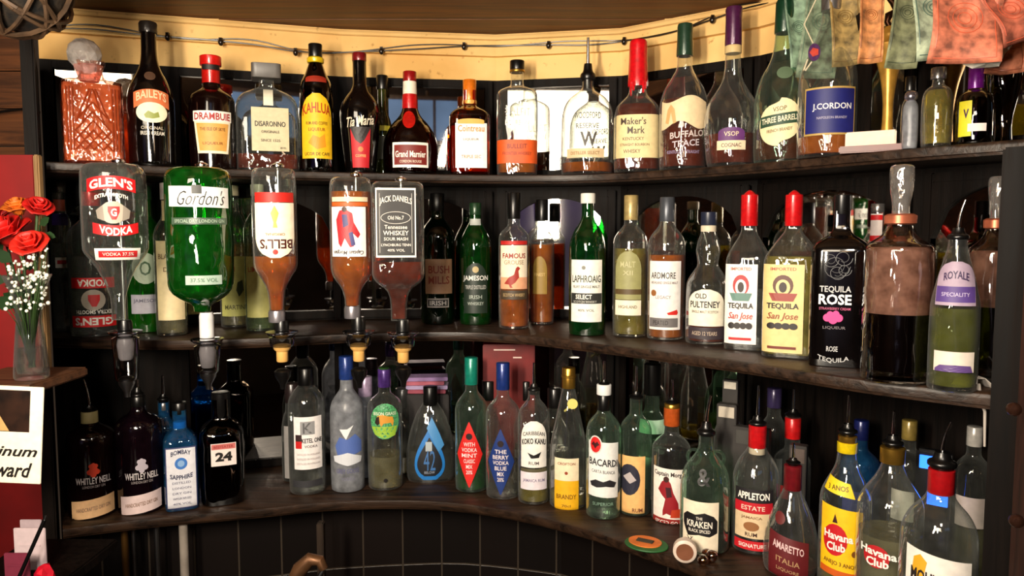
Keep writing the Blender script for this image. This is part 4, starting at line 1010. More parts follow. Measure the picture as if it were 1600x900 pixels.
def tequila(px, base, w, label, papc, liqm, lpy):
    b = Bot('tequila_bottle', label, 'M', px, base, w, group='red-capped tequila bottles on the middle shelf', turn=-0.10)
    b.body(P_(b, [(w*.8, None), (w*.95, None), ('b', w), (w, 414), (w*.95, 400), (w*.7, 384), (w*.42, 368), (11.5, 360), (11, 352)]), CLEAR, 3.6, 0.8)
    b.liq(lpy, liqm); b.cap(353, 304, 13, foil((206, 16, 22)), 'capsule'); b.lathe('wax_top', [(9, 305), (8, 302), (3, 298), (0.5, 297)], foil((206, 16, 22)), smooth=0)
    yb = base-16
    l = b.lab(-w*0.22, w*0.72, 412, yb, pap(papc)); c = -w*0.22
    b.text('IMPORTED', c, 419, 5, w*0.9, (170, 90, 70), l)
    b.disc(c, 444, w*.36, (176, 30, 36) if papc[2] > 200 else (90, 50, 40), l, ry=16); b.disc(c, 447, w*.25, papc, l, ry=12); b.disc(c, 447, w*.14, (40, 24, 20), l, ry=8)
    b.poly([(c-w*.5, 456), (c+w*.5, 456), (c+w*.36, 468), (c-w*.36, 468)], (150, 60, 50) if papc[2] < 200 else (90, 130, 120), l)
    b.text('TEQUILA', c, 476, 10, w*1.12, (40, 40, 40), l, bold=0.025); b.text('San Jose', c, 492, 13, w*1.08, (190, 60, 60) if papc[2] > 200 else (150, 80, 50), l, shear=0.3)
    for k in range(4): b.disc(c+(k-1.5)*w*.26, 506, w*.15, (34, 28, 28), l, ry=5)
    b.lab(c, w*.5, yb-10, yb-6, pap((190, 30, 36) if papc[2] > 200 else (110, 40, 26)), parent=l, name='band')
    return b
tequila(1169, 550, 33.5, 'clear tequila bottle with red cap and white picture label', (246, 240, 232), WATER, 450)
tequila(1238, 563, 42, 'golden tequila bottle with red cap and yellow-beige picture label', (232, 204, 140), YELL, 400)
b = Bot('liqueur_bottle', 'squared matt black bottle printed with a rose head and pink blossoms', 'M', 1313, 576, 42)
b.body(P_(b, [(38, None), (42, None), ('b', 43), (43, 400), (41, 384), (30, 374), (16, 366), (12, 356), (12, 330)]), BLACKG, 5.0, 0.85)
b.cap(335, 304, 12.5, BLKP, 'cap')
b.layer = 1
PK = (232, 60, 140)
b.text('TEQUILA', -6, 450, 11, 44, (190, 190, 190), bold=0.02); b.text('ROSE', -6, 465, 16, 46, (240, 240, 240), bold=0.03); b.text('STRAWBERRY CREAM', -6, 479, 4, 44, (190, 80, 120))
for dx, py, r_ in ((-16, 493, 6), (-8, 496, 6.5), (0, 493, 6), (-4, 487, 5), (-12, 488, 5)): b.disc(dx, py, r_, PK, name='rose_print')
b.text('LIQUEUR', -6, 508, 5, 32, (110, 100, 104)); b.text('ROSE', -8, 540, 8, 16, (200, 200, 200)); b.text('TEQUILA', -6, 553, 8, 44, (190, 190, 190), arc=-5)
for (dx, py, r_) in ((-6, 415, 20), (-14, 405, 12), (4, 402, 13), (-4, 424, 12), (6, 420, 10)):
    m_ = MB(); m_.tube([b.surf((dx+r_*math.cos(a*0.45)*(1-a*.03))*b.s, b.z(py+r_*math.sin(a*0.45)*(1-a*.03)), 0.0012) for a in range(20)], 0.0006, 5); m_.build('rose_print', ink((84, 84, 86)), b.root)
b = mk('spirit_bottle', 'slim clear bottle with red and white neck label behind the black bottle', 'M', 1368, 556, 18, 400, 382, 330, 9.5, CLEAR, 430, WATER)
b.cap(332, 318, 10, mat('silver_cap', (150, 146, 144), 0.25, 0.8)); l = b.lab(-2, 10, 334, 378, pap((240, 226, 220)), name='neck_label'); b.lab(-2, 10, 336, 344, pap(RS), parent=l, name='band'); b.lab(-2, 10, 368, 377, pap(RS), parent=l, name='band')
def carafe(px, base, w, label, top, neck, sh, liqpy, turn=0):
    b = Bot('glass_decanter', label, 'M', px, base, w, cat='decanter', group='glass-stoppered decanters on the middle shelf')
    b.body(P_(b, [(w*.82, None), (w*.94, None), ('b', w), (w, sh+14), (w*.97, sh+2), (w*.82, sh-4), (w*.52, sh-14), (w*.40, sh-24), (w*.36, neck+16), (w*.38, neck+12)]), glass('heavy_glass', (244, 240, 236), 1.4, 1.0), smooth=1)
    b.liq(liqpy, BLACKL, 0.018)
    # the film the drink left on the inside above its level
    zt, zb_ = b.z(sh+4), b.z(liqpy); m_ = MB()
    m_.lathe([(interp(zb_, b.prof)-0.0018, zb_), (interp(zt, b.prof)-0.0018, zt-0.004), (w*.8*b.s, zt)], n=32, cap0=False, cap1=False)
    m_.build('drink_film', glass('drink_film', (196, 150, 132), 0.2, 0.8, scatter=0.55), b.root, fix=False)
    b.lathe('neck_ring', [(w*.36, neck+17), (w*.46, neck+15), (w*.47, neck+3), (w*.36, neck)], mat('copper_ring', (206, 116, 84), 0.35, 0.6), smooth=0)
    b.lathe('stopper', [(w*.22, neck+14), (w*.26, neck+2), (w*.24, neck-10), (w*.34, neck-40), (w*.36, top+8), (w*.30, top+1), (w*.1, top)], glass('stopper_clear', (240, 236, 232), 2.0, 0.8, wob=0.4, scale=90, scatter=0.12), smooth=1)
    return b
carafe(1404, 603, 50, 'large round decanter of black liquid with a tall glass stopper and copper ring', 257, 334, 382, 488)
carafe(1553, 598, 37, 'second decanter of black liquid half hidden against the right upright', 275, 341, 388, 478)
b = Bot('spirit_bottle', 'conical-shouldered yellow-green bottle with a metal pourer and oval purple label', 'M', 1495, 614, 34)
b.body(P_(b, [(30, None), (34, None), ('b', 35), (35, 480), (33, 466), (25, 430), (18, 404), (14, 388), (13, 378), (13, 366)]), CLEAR, smooth=1)
b.liq(480, liquid_mat('olive_spirit', (196, 200, 70), 0.22)); b.pourer(385, 356, 310, 14, lean=8)
l = b.lab(0, 31, 408, 475, pap((170, 150, 170)), 'arch'); p = b.lab(0, 30, 446, 470, pap((84, 60, 130)), parent=l, name='panel'); b.text('ROYALE', 0, 432, 12, 36, (60, 44, 80), l, arc=4, bold=0.02); b.text('SPECIALITY', 0, 458, 6, 40, (190, 176, 210), l)
l = b.lab(2, 30, 545, 576, pap((226, 214, 200))); b.poly([(-26, 572), (-18, 566), (-8, 572), (4, 565), (14, 571), (26, 566), (30, 576), (-26, 576)], (96, 70, 130), l)
# crumpled paper tag on the edge
pt = at_z(1522, 606, ZM)
r = empty('paper_tag', (pt.x, pt.y, ZM), 0.3); s_ = pt.y/FPX
vs = []; fs = []
P0 = [(-38, -4, 1), (-14, 8, 14), (8, 2, 15), (34, -6, -8)]; 
for (x, y, z_) in P0: vs += [(x*s_, (y-14)*s_, z_*s_+0.002), (x*s_, (y+12)*s_, z_*s_*1.1+0.004)]
for i in range(3): fs.append((i*2, i*2+2, i*2+3, i*2+1))
o = link_mesh('paper', vs, fs, pap((226, 216, 206)), r, smooth=False); md = o.modifiers.new('s', 'SOLIDIFY'); md.thickness = 0.0008
m_ = MB(); m_.tube([(-2*s_, -10*s_, 8*s_), (-10*s_, -18*s_, -6*s_), (2*s_, -19*s_, -34*s_), (6*s_, -18*s_, -90*s_)], [0.002, 0.003, 0.002, 0.0015], 8); m_.build('string', pap((196, 186, 176)), r)
tag(r, 'crumpled white paper tag with a hanging string on the middle shelf edge', 'tag')
# ================================================================ LOWEST SHELF
def wn(px, base, w, top, cream, logo, lcol, label, gm):
    b = Bot('gin_bottle', label, 'B', px, base, w)
    b.body(P_(b, [(w*.85, None), (w*.96, None), ('b', w), (w, top+50), (w*.96, top+36), (w*.7, top+28), (w*.36, top+22), (10, top+14), (10, top)]), gm)
    l = b.lab(0, w*.96, base-44, base-16, pap(lcol), slope=0.1); b.text('HANDCRAFTED DRY GIN', 0, base-30, 6, w*1.4, (150, 120, 100), l, slope=0.1)
    b.text('WHITLEY NEILL', 2, base-72, 10, w*1.45, (214, 206, 206), bold=0.015); b.text('LONDON DRY GIN', 2, base-63, 4, w*.9, (150, 140, 140))
    for k, (dx, py, r_) in enumerate(((0, 0, 6), (-5, 3, 4), (5, 3, 4), (-3, -6, 3.4), (3, -6, 3.4), (0, -8, 3), (0, 7, 4))): b.disc(2+dx, base-88+py, r_, logo)
    return b
b = wn(142, 813, 35, 640, 1, (206, 60, 30), (236, 190, 140), 'black gin bottle with orange emblem and peach lower band, farthest left', BROWNG)
b.cap(672, 642, 12, pap((190, 176, 120)), 'cap'); b.pourer(648, 634, 590, 10, lean=-6)
b = wn(218, 806, 34, 622, 0, (190, 180, 190), (232, 208, 206), 'plum-black gin bottle with white emblem and pale pink lower band', PLUMG)
b.pourer(628, 606, 575, 9); b.cap(634, 618, 11, BLKP, 'collar')
b = mk('gin_bottle', 'back one of the two sapphire blue gin bottles, with steel pourer', 'B', 258, 780, 19, 672, 650, 628, 8, BLUEG, 690, WATER, sq=4)
b.pourer(630, 616, 585, 8)
b.cap(640, 628, 8.5, mat('silver_cap', (150, 146, 144), 0.25, 0.8))
b = mk('gin_bottle', 'pale blue square gin bottle with a tall white framed label', 'B', 282, 800, 25, 690, 668, 640, 10, BLUEG, 700, liquid_mat('blue_tinted_gin', (150, 200, 230), 0.2), sq=5)
b.cap(646, 628, 10.5, BLKP); b.cap(668, 658, 10, pap((220, 226, 230)), 'neck_band')
l = b.lab(0, 22, 692, 793, pap((60, 66, 110))); p = b.lab(0, 20.5, 694, 791, pap((232, 232, 240)), parent=l, name='panel')
b.text('BOMBAY', 0, 702, 7, 28, (40, 44, 80), l, arc=3, bold=0.02); b.disc(0, 717, 9, (60, 120, 200), l); b.disc(0, 717, 5, (140, 180, 226), l); b.text('SAPPHIRE', 0, 735, 7, 32, (40, 44, 80), l, arc=-3, bold=0.02)
for k, t in enumerate(('DISTILLED', 'LONDON', 'DRY GIN', 'VAPOUR INFUSED', '40% VOL')): b.text(t, 0, 746+k*8, 3.5, 26, (130, 130, 150), l)
b = mk('gin_bottle', 'dark red bottle with a small white and red square label reading 24', 'B', 347, 792, 33, 676, 652, 622, 13, glass('deep_red_glass', (52, 10, 8), 1.2, 0.4), 690, liquid_mat('deep_red_spirit', (70, 12, 8), 0.3), sq=3.5)
b.cap(652, 612, 14, BLKP); l = b.lab(2, 18, 684, 718, pap((240, 226, 220))); b.lab(2, 17, 685, 693, pap((206, 110, 104)), parent=l, name='band'); b.text('24', 2, 704, 14, 24, K, l, bold=0.05); b.text('BEEFEATER', 2, 689, 4, 28, (150, 40, 36), l)
b = mk('vodka_bottle', 'clear vodka bottle with white label and small red and black square', 'B', 480, 775, 28, 630, 600, 582, 11, CLEAR, 660, WATER)
b.cap(604, 574, 12, BLKP)
l = b.lab(2, 23, 645, 725, pap((246, 240, 238))); p = b.poly([(-10, 652), (12, 652), (12, 672), (-10, 672)], (150, 150, 152), l); b.text('K', 1, 662, 16, 14, (90, 90, 92), l); b.poly([(-18, 672), (-8, 672), (-8, 682), (-18, 682)], (50, 30, 30), l); b.poly([(-18, 682), (-8, 682), (-8, 693), (-18, 693)], (206, 30, 30), l); b.text('KETEL ONE', 8, 681, 7, 32, (60, 56, 60), l, bold=0.02); b.text('VODKA', 6, 690, 4, 20, (110, 100, 100), l)
for k in range(3): b.text('DISTILLED IN HOLLAND', 2, 702+k*7, 3, 36, (190, 180, 180), l)
b.lab(0, 25, 742, 752, pap((50, 50, 54)), name='lower_print')
b = mk('vodka_bottle', 'frosted grey vodka bottle with a blue cap and blue mountain print', 'B', 543, 771, 26, 640, 606, 560, 9.5, FROST)
b.cap(592, 556, 11, foil((34, 60, 130)))
b.poly([(-20, 690), (-12, 676), (0, 680), (12, 672), (24, 684), (24, 700), (8, 704), (-16, 704)], (84, 110, 180)); b.poly([(-12, 664), (-4, 672), (0, 664), (10, 658), (4, 668), (-2, 680), (-6, 674)], (236, 238, 240))
l = b.poly([(-24, 706), (0, 700), (24, 708), (22, 716), (0, 720), (-22, 714)], (220, 224, 232)); b.text('GREY GOOSE', 0, 728, 7, 36, (110, 110, 150)); b.text('VODKA', 0, 740, 5, 22, (140, 140, 160))
b = mk('vodka_bottle', 'clear vodka bottle with green grass roundel and yellow-brown bison', 'B', 602, 768, 27, 634, 612, 588, 9, CLEAR, 708, PALE)
b.cap(604, 576, 10, foil((96, 60, 150))); b.lathe('cap_top', [(9.5, 584), (9.5, 577), (7, 574)], foil((60, 110, 50)), smooth=0)
l = b.disc(0, 652, 24, mat('leaf_green_label', (84, 170, 110), 0.5, var=0.4, scale=300), ry=27, name='label'); b.poly([(-22, 660), (20, 660), (16, 674), (0, 678), (-16, 672)], (150, 190, 60), l)
b.poly([(-14, 654), (-12, 644), (-4, 641), (4, 644), (12, 645), (14, 652), (12, 660), (9, 654), (-2, 655), (-6, 660), (-8, 655)], (214, 150, 50), l); b.poly([(-16, 654), (-14, 646), (-9, 644), (-8, 655), (-12, 658)], (40, 24, 14), l); b.text('BISON GRASS', 0, 640, 5, 36, (230, 236, 210), l); b.disc(0, 742, 3, K)
# drop-shaped bottle
b = Bot('vodka_bottle', 'drop-shaped clear bottle with a blue drop outline and black centre', 'B', 673, 760, 38)
b.body([(24, None), (30, None), (36, 748), (39, 728), (38, 704), (32, 672), (22, 645), (13, 632), (10, 626), (10, 618)], CLEAR, 2.0, 0.62, smooth=1)
b.liq(700, WATER); b.cap(632, 603, 11, BLKP)
l = b.lab(-2, 25, 664, 742, pap((30, 120, 200)), 'drop'); b.poly([(2, 648), (14, 672), (22, 690), (12, 700), (-6, 664)], (70, 140, 200)); p = b.lab(-2, 20, 678, 736, pap((12, 16, 26)), 'drop', parent=l, name='panel'); b.text('42', -2, 712, 30, 18, (60, 110, 170), l, bold=0.0); b.poly([(-8, 684), (2, 684), (2, 698), (-8, 698)], (170, 180, 186), l); b.text('BELOW', -2, 730, 4, 16, (150, 160, 180), l)
def diamond(px, base, w, capc, gm, lm, lab_c, words, label, sh, cap_t, cap_b, lp):
    b = mk('vodka_bottle', label, 'B', px, base, w, sh, cap_b+10, cap_b-2, 9.5, gm, lp, lm, group='bottles with diamond labels on the lowest shelf')
    b.cap(cap_b, cap_t, 10.5, foil(capc))
    y0, y1 = base-118, base-18; yc_ = (y0+y1)/2
    l = b.lab(-4, w*.84, y0, y1, pap(lab_c), 'diamond')
    for k, t in enumerate(words): b.text(t, -4, yc_-16+k*8.5, 6, w*(.75 if k in (1, 2) else .55)*(1.25 if k < 4 else .7), (240, 226, 226), l, bold=0.01)
    b.disc(-4, y0+22, 5, (30, 10, 14), l)
    return b
diamond(737, 771, 26, (20, 130, 110), CLEARG, GREENL, (220, 34, 30), ('WITH', 'VODKA', 'MINT', 'CLASSIC', 'MIX', '20%'), 'bottle half full of green liquid with a red diamond label and teal cap', 640, 558, 600, 706)
diamond(786, 782, 27, (26, 50, 120), CLEAR, WATER, (24, 52, 120), ('THE', 'BERRY', 'VODKA', 'BLUE', 'MIX', '20%'), 'clear bottle with a navy blue diamond label and blue cap', 646, 566, 608, 720)
b = mk('rum_bottle', 'clear bottle with white label and dark curved lettering, half full of amber', 'B', 834, 790, 25, 650, 622, 606, 9, CLEAR, 752, YELL)
b.pourer(616, 600, 565, 9)
l = b.lab(0, 22, 652, 723, pap((246, 242, 234)), 'arch'); b.text('CARIBBEAN', 0, 673, 6, 36, (60, 56, 56), l, arc=3); b.text('KOKO KANU', 0, 685, 9, 40, K, l, bold=0.03, arc=3); b.poly([(-10, 700), (0, 704), (12, 699), (8, 708), (-4, 709)], K, l); b.text('RUM', 0, 716, 5, 16, (90, 80, 80), l); b.lab(0, 22, 725, 730, pap((90, 84, 60)), name='band')
l = b.lab(0, 23, 730, 757, pap((236, 226, 234))); b.text('JAMAICA RUM', 0, 743, 6, 36, (130, 120, 150), l)
b = Bot('liqueur_bottle', 'long sloping clear bottle with gold cap and yellow and cream label', 'B', 888, 797, 29)
b.body(P_(b, [(24, None), (28, None), ('b', 29), (29, 705), (27, 686), (20, 655), (14, 625), (10, 608), (9, 600)]), CLEAR, smooth=1)
b.liq(766, YELL); b.cap(606, 574, 10.5, GOLD, 'cap'); b.lathe('cap_band', [(10, 590), (11.5, 589), (11.5, 586), (10, 585)], GOLD, smooth=0)
l = b.lab(-3, 20, 708, 742, pap((244, 226, 190))); b.lab(-3, 20, 742, 790, pap((240, 180, 24)), parent=l, name='panel'); b.text('CROFTON', -3, 716, 4, 28, (140, 70, 40), l); b.disc(-3, 730, 2.5, (150, 60, 30), l); b.text('BRANDY', -3, 766, 7, 32, (120, 80, 10), l); b.text('70cl', -3, 780, 4, 14, (120, 80, 10), l)
m_ = MB(); m_.tube([(-6*b.s, -0.014, b.z(640)), (2*b.s, -0.020, b.z(632))], 0.0022, 6); m_.lathe([(0.0005, 0), (8*b.s, 0), (8*b.s, 0.002), (0.0005, 0.002)], (6*b.s, -0.022, b.z(627)), 20, axis=Matrix.Rotation(PI/2, 4, 'X')); m_.build('round_tag', pap((220, 206, 110)), b.root)
b = mk('rum_bottle', 'greenish clear rum bottle with red round badge and white label', 'B', 943, 813, 27, 672, 642, 620, 9.5, CLEARG, 770, WATER)
b.cap(616, 600, 11.5, pap((230, 230, 228)), 'cap'); b.cap(640, 616, 10.5, BLKP, 'neck_band'); b.pourer(606, 594, 562, 8)
l = b.lab(0, 26, 684, 768, pap((240, 240, 236)), slope=-0.06); b.text('BACARDI', 0, 715, 11, 48, (40, 40, 44), l, slope=-0.08, bold=0.02); b.text('CARTA BLANCA', 0, 729, 5, 38, (120, 120, 120), l, slope=-0.08)
b.disc(-13, 688, 11, (216, 214, 208), l, ry=14); b.disc(-13, 688, 9, (206, 24, 26), l, ry=12); b.poly([(-20, 688), (-16, 683), (-13, 686), (-10, 683), (-6, 688), (-10, 690), (-13, 694), (-16, 690)], (60, 10, 14), l)
b.poly([(-22, 745), (-12, 741), (0, 744), (10, 741), (22, 746), (18, 753), (4, 751), (-10, 753), (-20, 751)], (36, 34, 38), l)
b.text('SUPERIOR', 0, 778, 5, 34, (120, 150, 130))
b = mk('rum_bottle', 'clear bottle with a peach label bearing a dark round emblem, behind the green-based one', 'B', 993, 808, 25, 672, 646, 620, 9.5, CLEARG, 768, DAMBER)
b.pourer(628, 612, 570, 10); l = b.lab(-4, 20, 706, 800, pap((244, 190, 120))); b.disc(-10, 742, 18, (40, 40, 56), l, ry=24); b.poly([(-20, 738), (-8, 730), (2, 742), (-8, 748)], (190, 180, 180), l); b.text('RUM', 4, 788, 6, 16, (110, 60, 40), l)
b = mk('gin_bottle', 'pale green-tinted bottle with black cap standing behind the peach label', 'B', 1018, 786, 24, 668, 640, 610, 11, CLEARG, 700, PALE)
b.cap(616, 568, 13, BLKP); b.lab(0, 22, 652, 672, pap((176, 214, 184)), name='shoulder_label'); b.lab(-2, 20, 708, 772, pap((226, 220, 210)))
b = mk('rum_bottle', 'spiced rum bottle with orange cap and a red-coated pirate label', 'B', 1049, 820, 30, 700, 676, 632, 11, CLEAR, 704, DARKL)
b.cap(664, 636, 12.5, foil((190, 84, 30)), 'cap'); b.cap(640, 630, 12, GOLD, 'cap_ring'); b.pourer(634, 622, 590, 9)
l = b.lab(-2, 29, 724, 806, pap((246, 238, 228)), slope=-0.05); b.text('Captain Morgan', -2, 733, 9, 52, (50, 40, 40), l, bold=0.02, slope=-0.05)
b.poly([(-14, 744), (-6, 738), (0, 746), (4, 760), (12, 776), (8, 780), (14, 796), (6, 796), (0, 780), (-6, 792), (-12, 796), (-12, 788), (-8, 770), (-14, 764), (-20, 756)], (150, 24, 34), l); b.disc(-7, 740, 4.5, (60, 24, 20), l); b.poly([(-8, 752), (0, 752), (2, 766), (-6, 768)], (60, 14, 24), l); b.poly([(2, 786), (18, 784), (18, 798), (0, 798)], (190, 60, 30), l)
b.lab(-2, 29, 800, 812, pap((150, 40, 36)), name='band', slope=-0.05); b.text('SPICED GOLD', -2, 806, 6, 46, W, slope=-0.05)
# lid lying, amber caps, coaster
def on_shelf(px, py): return at_z(px, py, ZB)
p = on_shelf(1010, 852); r = empty('bottle_coaster', (p.x, p.y, ZB), -0.5)
m_ = MB(); m_.lathe([(0.040, 0.0005), (0.041, 0.002), (0.040, 0.0035)], n=36); m_.v = [Vector((v.x*1.0, v.y*0.8, v.z)) for v in m_.v]; m_.build('disc', mat('green_card', (34, 96, 44), 0.6), r)
m_ = MB(); m_.lathe([(0.031, 0.0036), (0.031, 0.0055)], (-0.004, 0.006, 0), n=32); m_.v = [Vector((v.x, v.y*0.8, v.z)) for v in m_.v]; m_.build('ring', mat('orange_card', (226, 120, 50), 0.6), r)
m_ = MB(); m_.box((-0.004, 0.004, 0.0066), (0.032, 0.014, 0.002), bev=0.0008); m_.build('centre_mark', mat('dark_card', (60, 54, 40), 0.6), r)
tag(r, 'green and orange round mat lying on the lowest shelf edge', 'mat')
p = on_shelf(1071, 882); r = empty('bottle_stopper', (p.x, p.y+0.006, ZB+0.021), -0.25)
m_ = MB(); m_.lathe([(0.018, -0.004), (0.0205, -0.002), (0.0205, 0.012), (0.012, 0.016), (0.010, 0.04)], n=28, axis=Matrix.Rotation(-PI/2, 4, 'X')); m_.build('rim', mat('cream_plastic', (226, 206, 190), 0.4), r)
m_ = MB(); m_.lathe([(0.0005, -0.0046), (0.015, -0.0046), (0.015, -0.004)], n=24, axis=Matrix.Rotation(-PI/2, 4, 'X')); m_.build('face', mat('copper_face', (150, 96, 70), 0.4, 0.4), r)
tag(r, 'round stopper with a copper face lying on its side by the bottles', 'stopper')
for k, (px, py) in enumerate(((1098, 884), (1112, 878), (1104, 872))):
    p = on_shelf(px, py); m_ = MB(); rr = (0.010, 0.011, 0.009)[k]; m_.ball((0, 0, 0), rr, 14)
    o = m_.build('glass_bead', glass('amber_bead', (196, 150, 80), 1.6, 1.2)); o.location = (p.x, p.y, ZB+rr)
    tag(o, ('amber glass bead nearest the copper-faced stopper', 'amber glass bead farthest right beside the stopper', 'smallest amber glass bead at the back of the three')[k], 'bead', 'amber beads by the stopper')
# dark round-handled rum bottle
b = Bot('rum_bottle', 'greenish jug-shaped bottle with glass ring handles and a black creature label', 'B', 1103, 868, 38)
b.body(P_(b, [(32, None), (36, None), ('b', 38), (38, 765), (37, 745), (30, 726), (18, 712), (12, 702), (11, 690), (11, 676)]), CLEARG, smooth=1)
b.liq(818, DARKL); b.pourer(690, 660, 615, 13, lean=6)
for sgn in (-1, 1):
    m_ = MB(); m_.tube([((sgn*18+10*sgn*math.cos(a*PI/5))*b.s, 0, b.z(715)+12*b.s*math.sin(a*PI/5)) for a in range(11)], 2.6*b.s, 8); m_.build('ring_handle', CLEARG, b.root)
l = b.lab(-8, 30, 772, 858, pap((240, 226, 200))); b.poly([(-36, 796), (-28, 790), (-14, 792), (0, 788), (14, 793), (20, 800), (16, 808), (20, 818), (8, 824), (-8, 822), (-26, 826), (-32, 816), (-36, 808)], (20, 18, 20), l); b.text('KRAKEN', -8, 806, 10, 40, (236, 228, 214), l, bold=0.02); b.text('THE', -8, 797, 4, 10, (236, 228, 214), l); b.text('BLACK SPICED', -8, 816, 5, 34, (236, 228, 214), l)
for k in range(3):
    m_ = MB(); m_.tube([b.surf((-28+k*3+5*math.sin(t*0.9+k))*b.s, b.z(826+t*4), 0.0016) for t in range(7)], 0.0006, 5); m_.build('emblem', ink((60, 56, 56)), l)
b.text('&', -2, 736, 24, 20, (30, 30, 30), bold=0.02)
def app(px, base, w, y0, label, back=False):
    b = Bot('rum_bottle', label, 'B', px, base, w)
    b.body(P_(b, [(w*.85, None), (w*.96, None), ('b', w), (w, y0+95), (w*.97, y0+76), (w*.75, y0+56), (w*.4, y0+40), (11, y0+28), (11, y0+8)]), CLEAR)
    b.liq(base-34, DARKL); b.cap(y0+36, y0+2, 13.5, foil((204, 22, 28)), 'capsule'); b.pourer(y0+10, y0-12, y0-62, 12); b.cap(y0+46, y0+37, 12.5, pap((226, 206, 180)), 'neck_band')
    l = b.lab(-4, w*.86, y0+92, y0+112, pap((30, 26, 30))); b.text('APPLETON', -4, y0+102, 11, w*1.4, W, l, bold=0.03)
    l2 = b.lab(-4, w*.86, y0+112, y0+128, pap((196, 24, 40))); b.text('ESTATE', -4, y0+120, 7, w*1.0, (250, 220, 200), l2)
    l3 = b.lab(-6, w*.78, y0+128, y0+166, pap((226, 200, 160))); b.text('JAMAICA', -6, y0+135, 5, w*.9, (130, 90, 60), l3); b.disc(-6, y0+148, 12, (150, 100, 60), l3, ry=7); b.text('RUM', -6, y0+160, 6, w*.5, (60, 30, 24), l3)
    l4 = b.lab(-4, w*.86, base-36, base-22, pap((206, 30, 40))); b.text('SIGNATURE', -4, base-29, 6, w*1.2, W, l4)
    return b
app(1183, 868, 36, 662, 'clear rum bottle with red cap and black, red and beige banded labels')
b = mk('rum_bottle', 'rum bottle with red capsule and silver-topped pourer behind the banded label one', 'B', 1238, 836, 28, 720, 700, 650, 11, CLEAR, 800, DARKL)
b.cap(684, 652, 12, foil((204, 26, 28)), 'capsule'); b.pourer(656, 640, 606, 11); b.lab(0, 24, 752, 772, pap((150, 30, 34)))
b = Bot('liqueur_bottle', 'squat pear-shaped bottle with maroon capsule and a tilted maroon seal label', 'B', 1240, 908, 42)
b.body(P_(b, [(30, None), (36, None), ('b', 40), (42, 868), (40, 836), (32, 806), (20, 780), (13, 764), (12, 752)]), CLEAR, smooth=1)
b.liq(876, DAMBER); b.cap(764, 726, 13.5, foil((112, 20, 28)), 'capsule'); b.pourer(728, 716, 690, 10)
l = b.lab(-4, 32, 828, 896, pap((96, 18, 24)), 'rect', slope=-0.22); b.text('AMARETTO', -4, 842, 11, 48, (226, 190, 190), l, slope=-0.22, bold=0.02); b.text('ITALIA', -4, 862, 8, 36, (180, 140, 100), l, slope=-0.22); b.text('LIQUORE', -4, 876, 6, 34, (180, 140, 100), l, slope=-0.22)
b.disc(-18, 802, 9, (100, 30, 30)); 
def havana(px, base, w, y0, capc, label, first):
    b = Bot('rum_bottle', label, 'B', px, base, w, group='rum bottles at the right end of the lowest shelf')
    b.body(P_(b, [(w*.85, None), (w*.96, None), ('b', w), (w, y0+88), (w*.97, y0+70), (w*.76, y0+52), (w*.44, y0+30), (14, y0+10), (13, y0-8)]), CLEAR)
    return b
b = havana(1324, 930, 38, 700, None, 'yellow-labelled rum bottle with yellow and black cap and round red emblem', 1)
b.liq(846, YELL); b.cap(706, 690, 15, foil((236, 206, 20)), 'capsule'); b.cap(690, 680, 14, GOLD, 'cap_ring'); b.pourer(686, 662, 615, 13)
l = b.lab(-12, 26, 746, 766, pap((240, 206, 30)), 'taperup', slope=-0.15); b.text('3 ANOS', -12, 755, 7, 32, (90, 60, 20), l)
l = b.lab(-6, 33, 784, 888, pap((244, 196, 20)), slope=-0.12); b.disc(-14, 832, 19, (196, 24, 34), l, ry=24); b.poly([(-18, 806), (-14, 792), (-10, 806)], (60, 20, 20), l); b.text('Havana', -9, 826, 12, 44, W, l, bold=0.03, slope=-0.1); b.text('Club', -12, 842, 13, 28, W, l, bold=0.03); b.text('ANEJO 3 ANOS', -6, 868, 8, 50, (110, 60, 20), l, slope=-0.12); b.disc(16, 850, 5, (120, 70, 20), l); b.lab(-6, 32, 878, 888, pap((206, 90, 20)), parent=l, name='band', slope=-0.12)
b = havana(1395, 972, 48, 712, None, 'large clear rum bottle with gold cap and faint red round emblem', 2)
b.liq(830, PALE); b.cap(722, 698, 18, GOLD, 'cap'); b.pourer(704, 680, 640, 14)
b.disc(-18, 856, 20, (186, 30, 36), ry=17); b.text('Havana', -16, 849, 12, 56, W, bold=0.03, slope=-0.1); b.text('Club', -16, 864, 13, 34, W, bold=0.03); b.text('ESPECIAL', -10, 900, 7, 50, (140, 110, 80))
b = Bot('rum_bottle', 'large rum bottle nearest the right upright with red capsule and white label', 'B', 1473, 1030, 55)
b.body(P_(b, [(46, None), (52, None), ('b', 55), (55, 845), (53, 824), (42, 800), (26, 784), (18, 770), (17, 740)]), CLEAR)
b.liq(900, PALE); b.cap(770, 732, 19, foil((170, 18, 24)), 'capsule'); b.pourer(742, 706, 655, 19, lean=10)
l = b.lab(2, 50, 850, 960, pap((244, 236, 226)), slope=-0.16); b.poly([(-34, 858), (-24, 852), (-14, 862), (-18, 884), (-28, 890), (-36, 876)], (226, 170, 40), l); b.text('MOUNT GAY', 4, 888, 20, 84, (40, 30, 28), l, bold=0.03, slope=-0.14); b.text('BARBADOS RUM', 4, 912, 10, 70, (90, 70, 60), l, slope=-0.14)
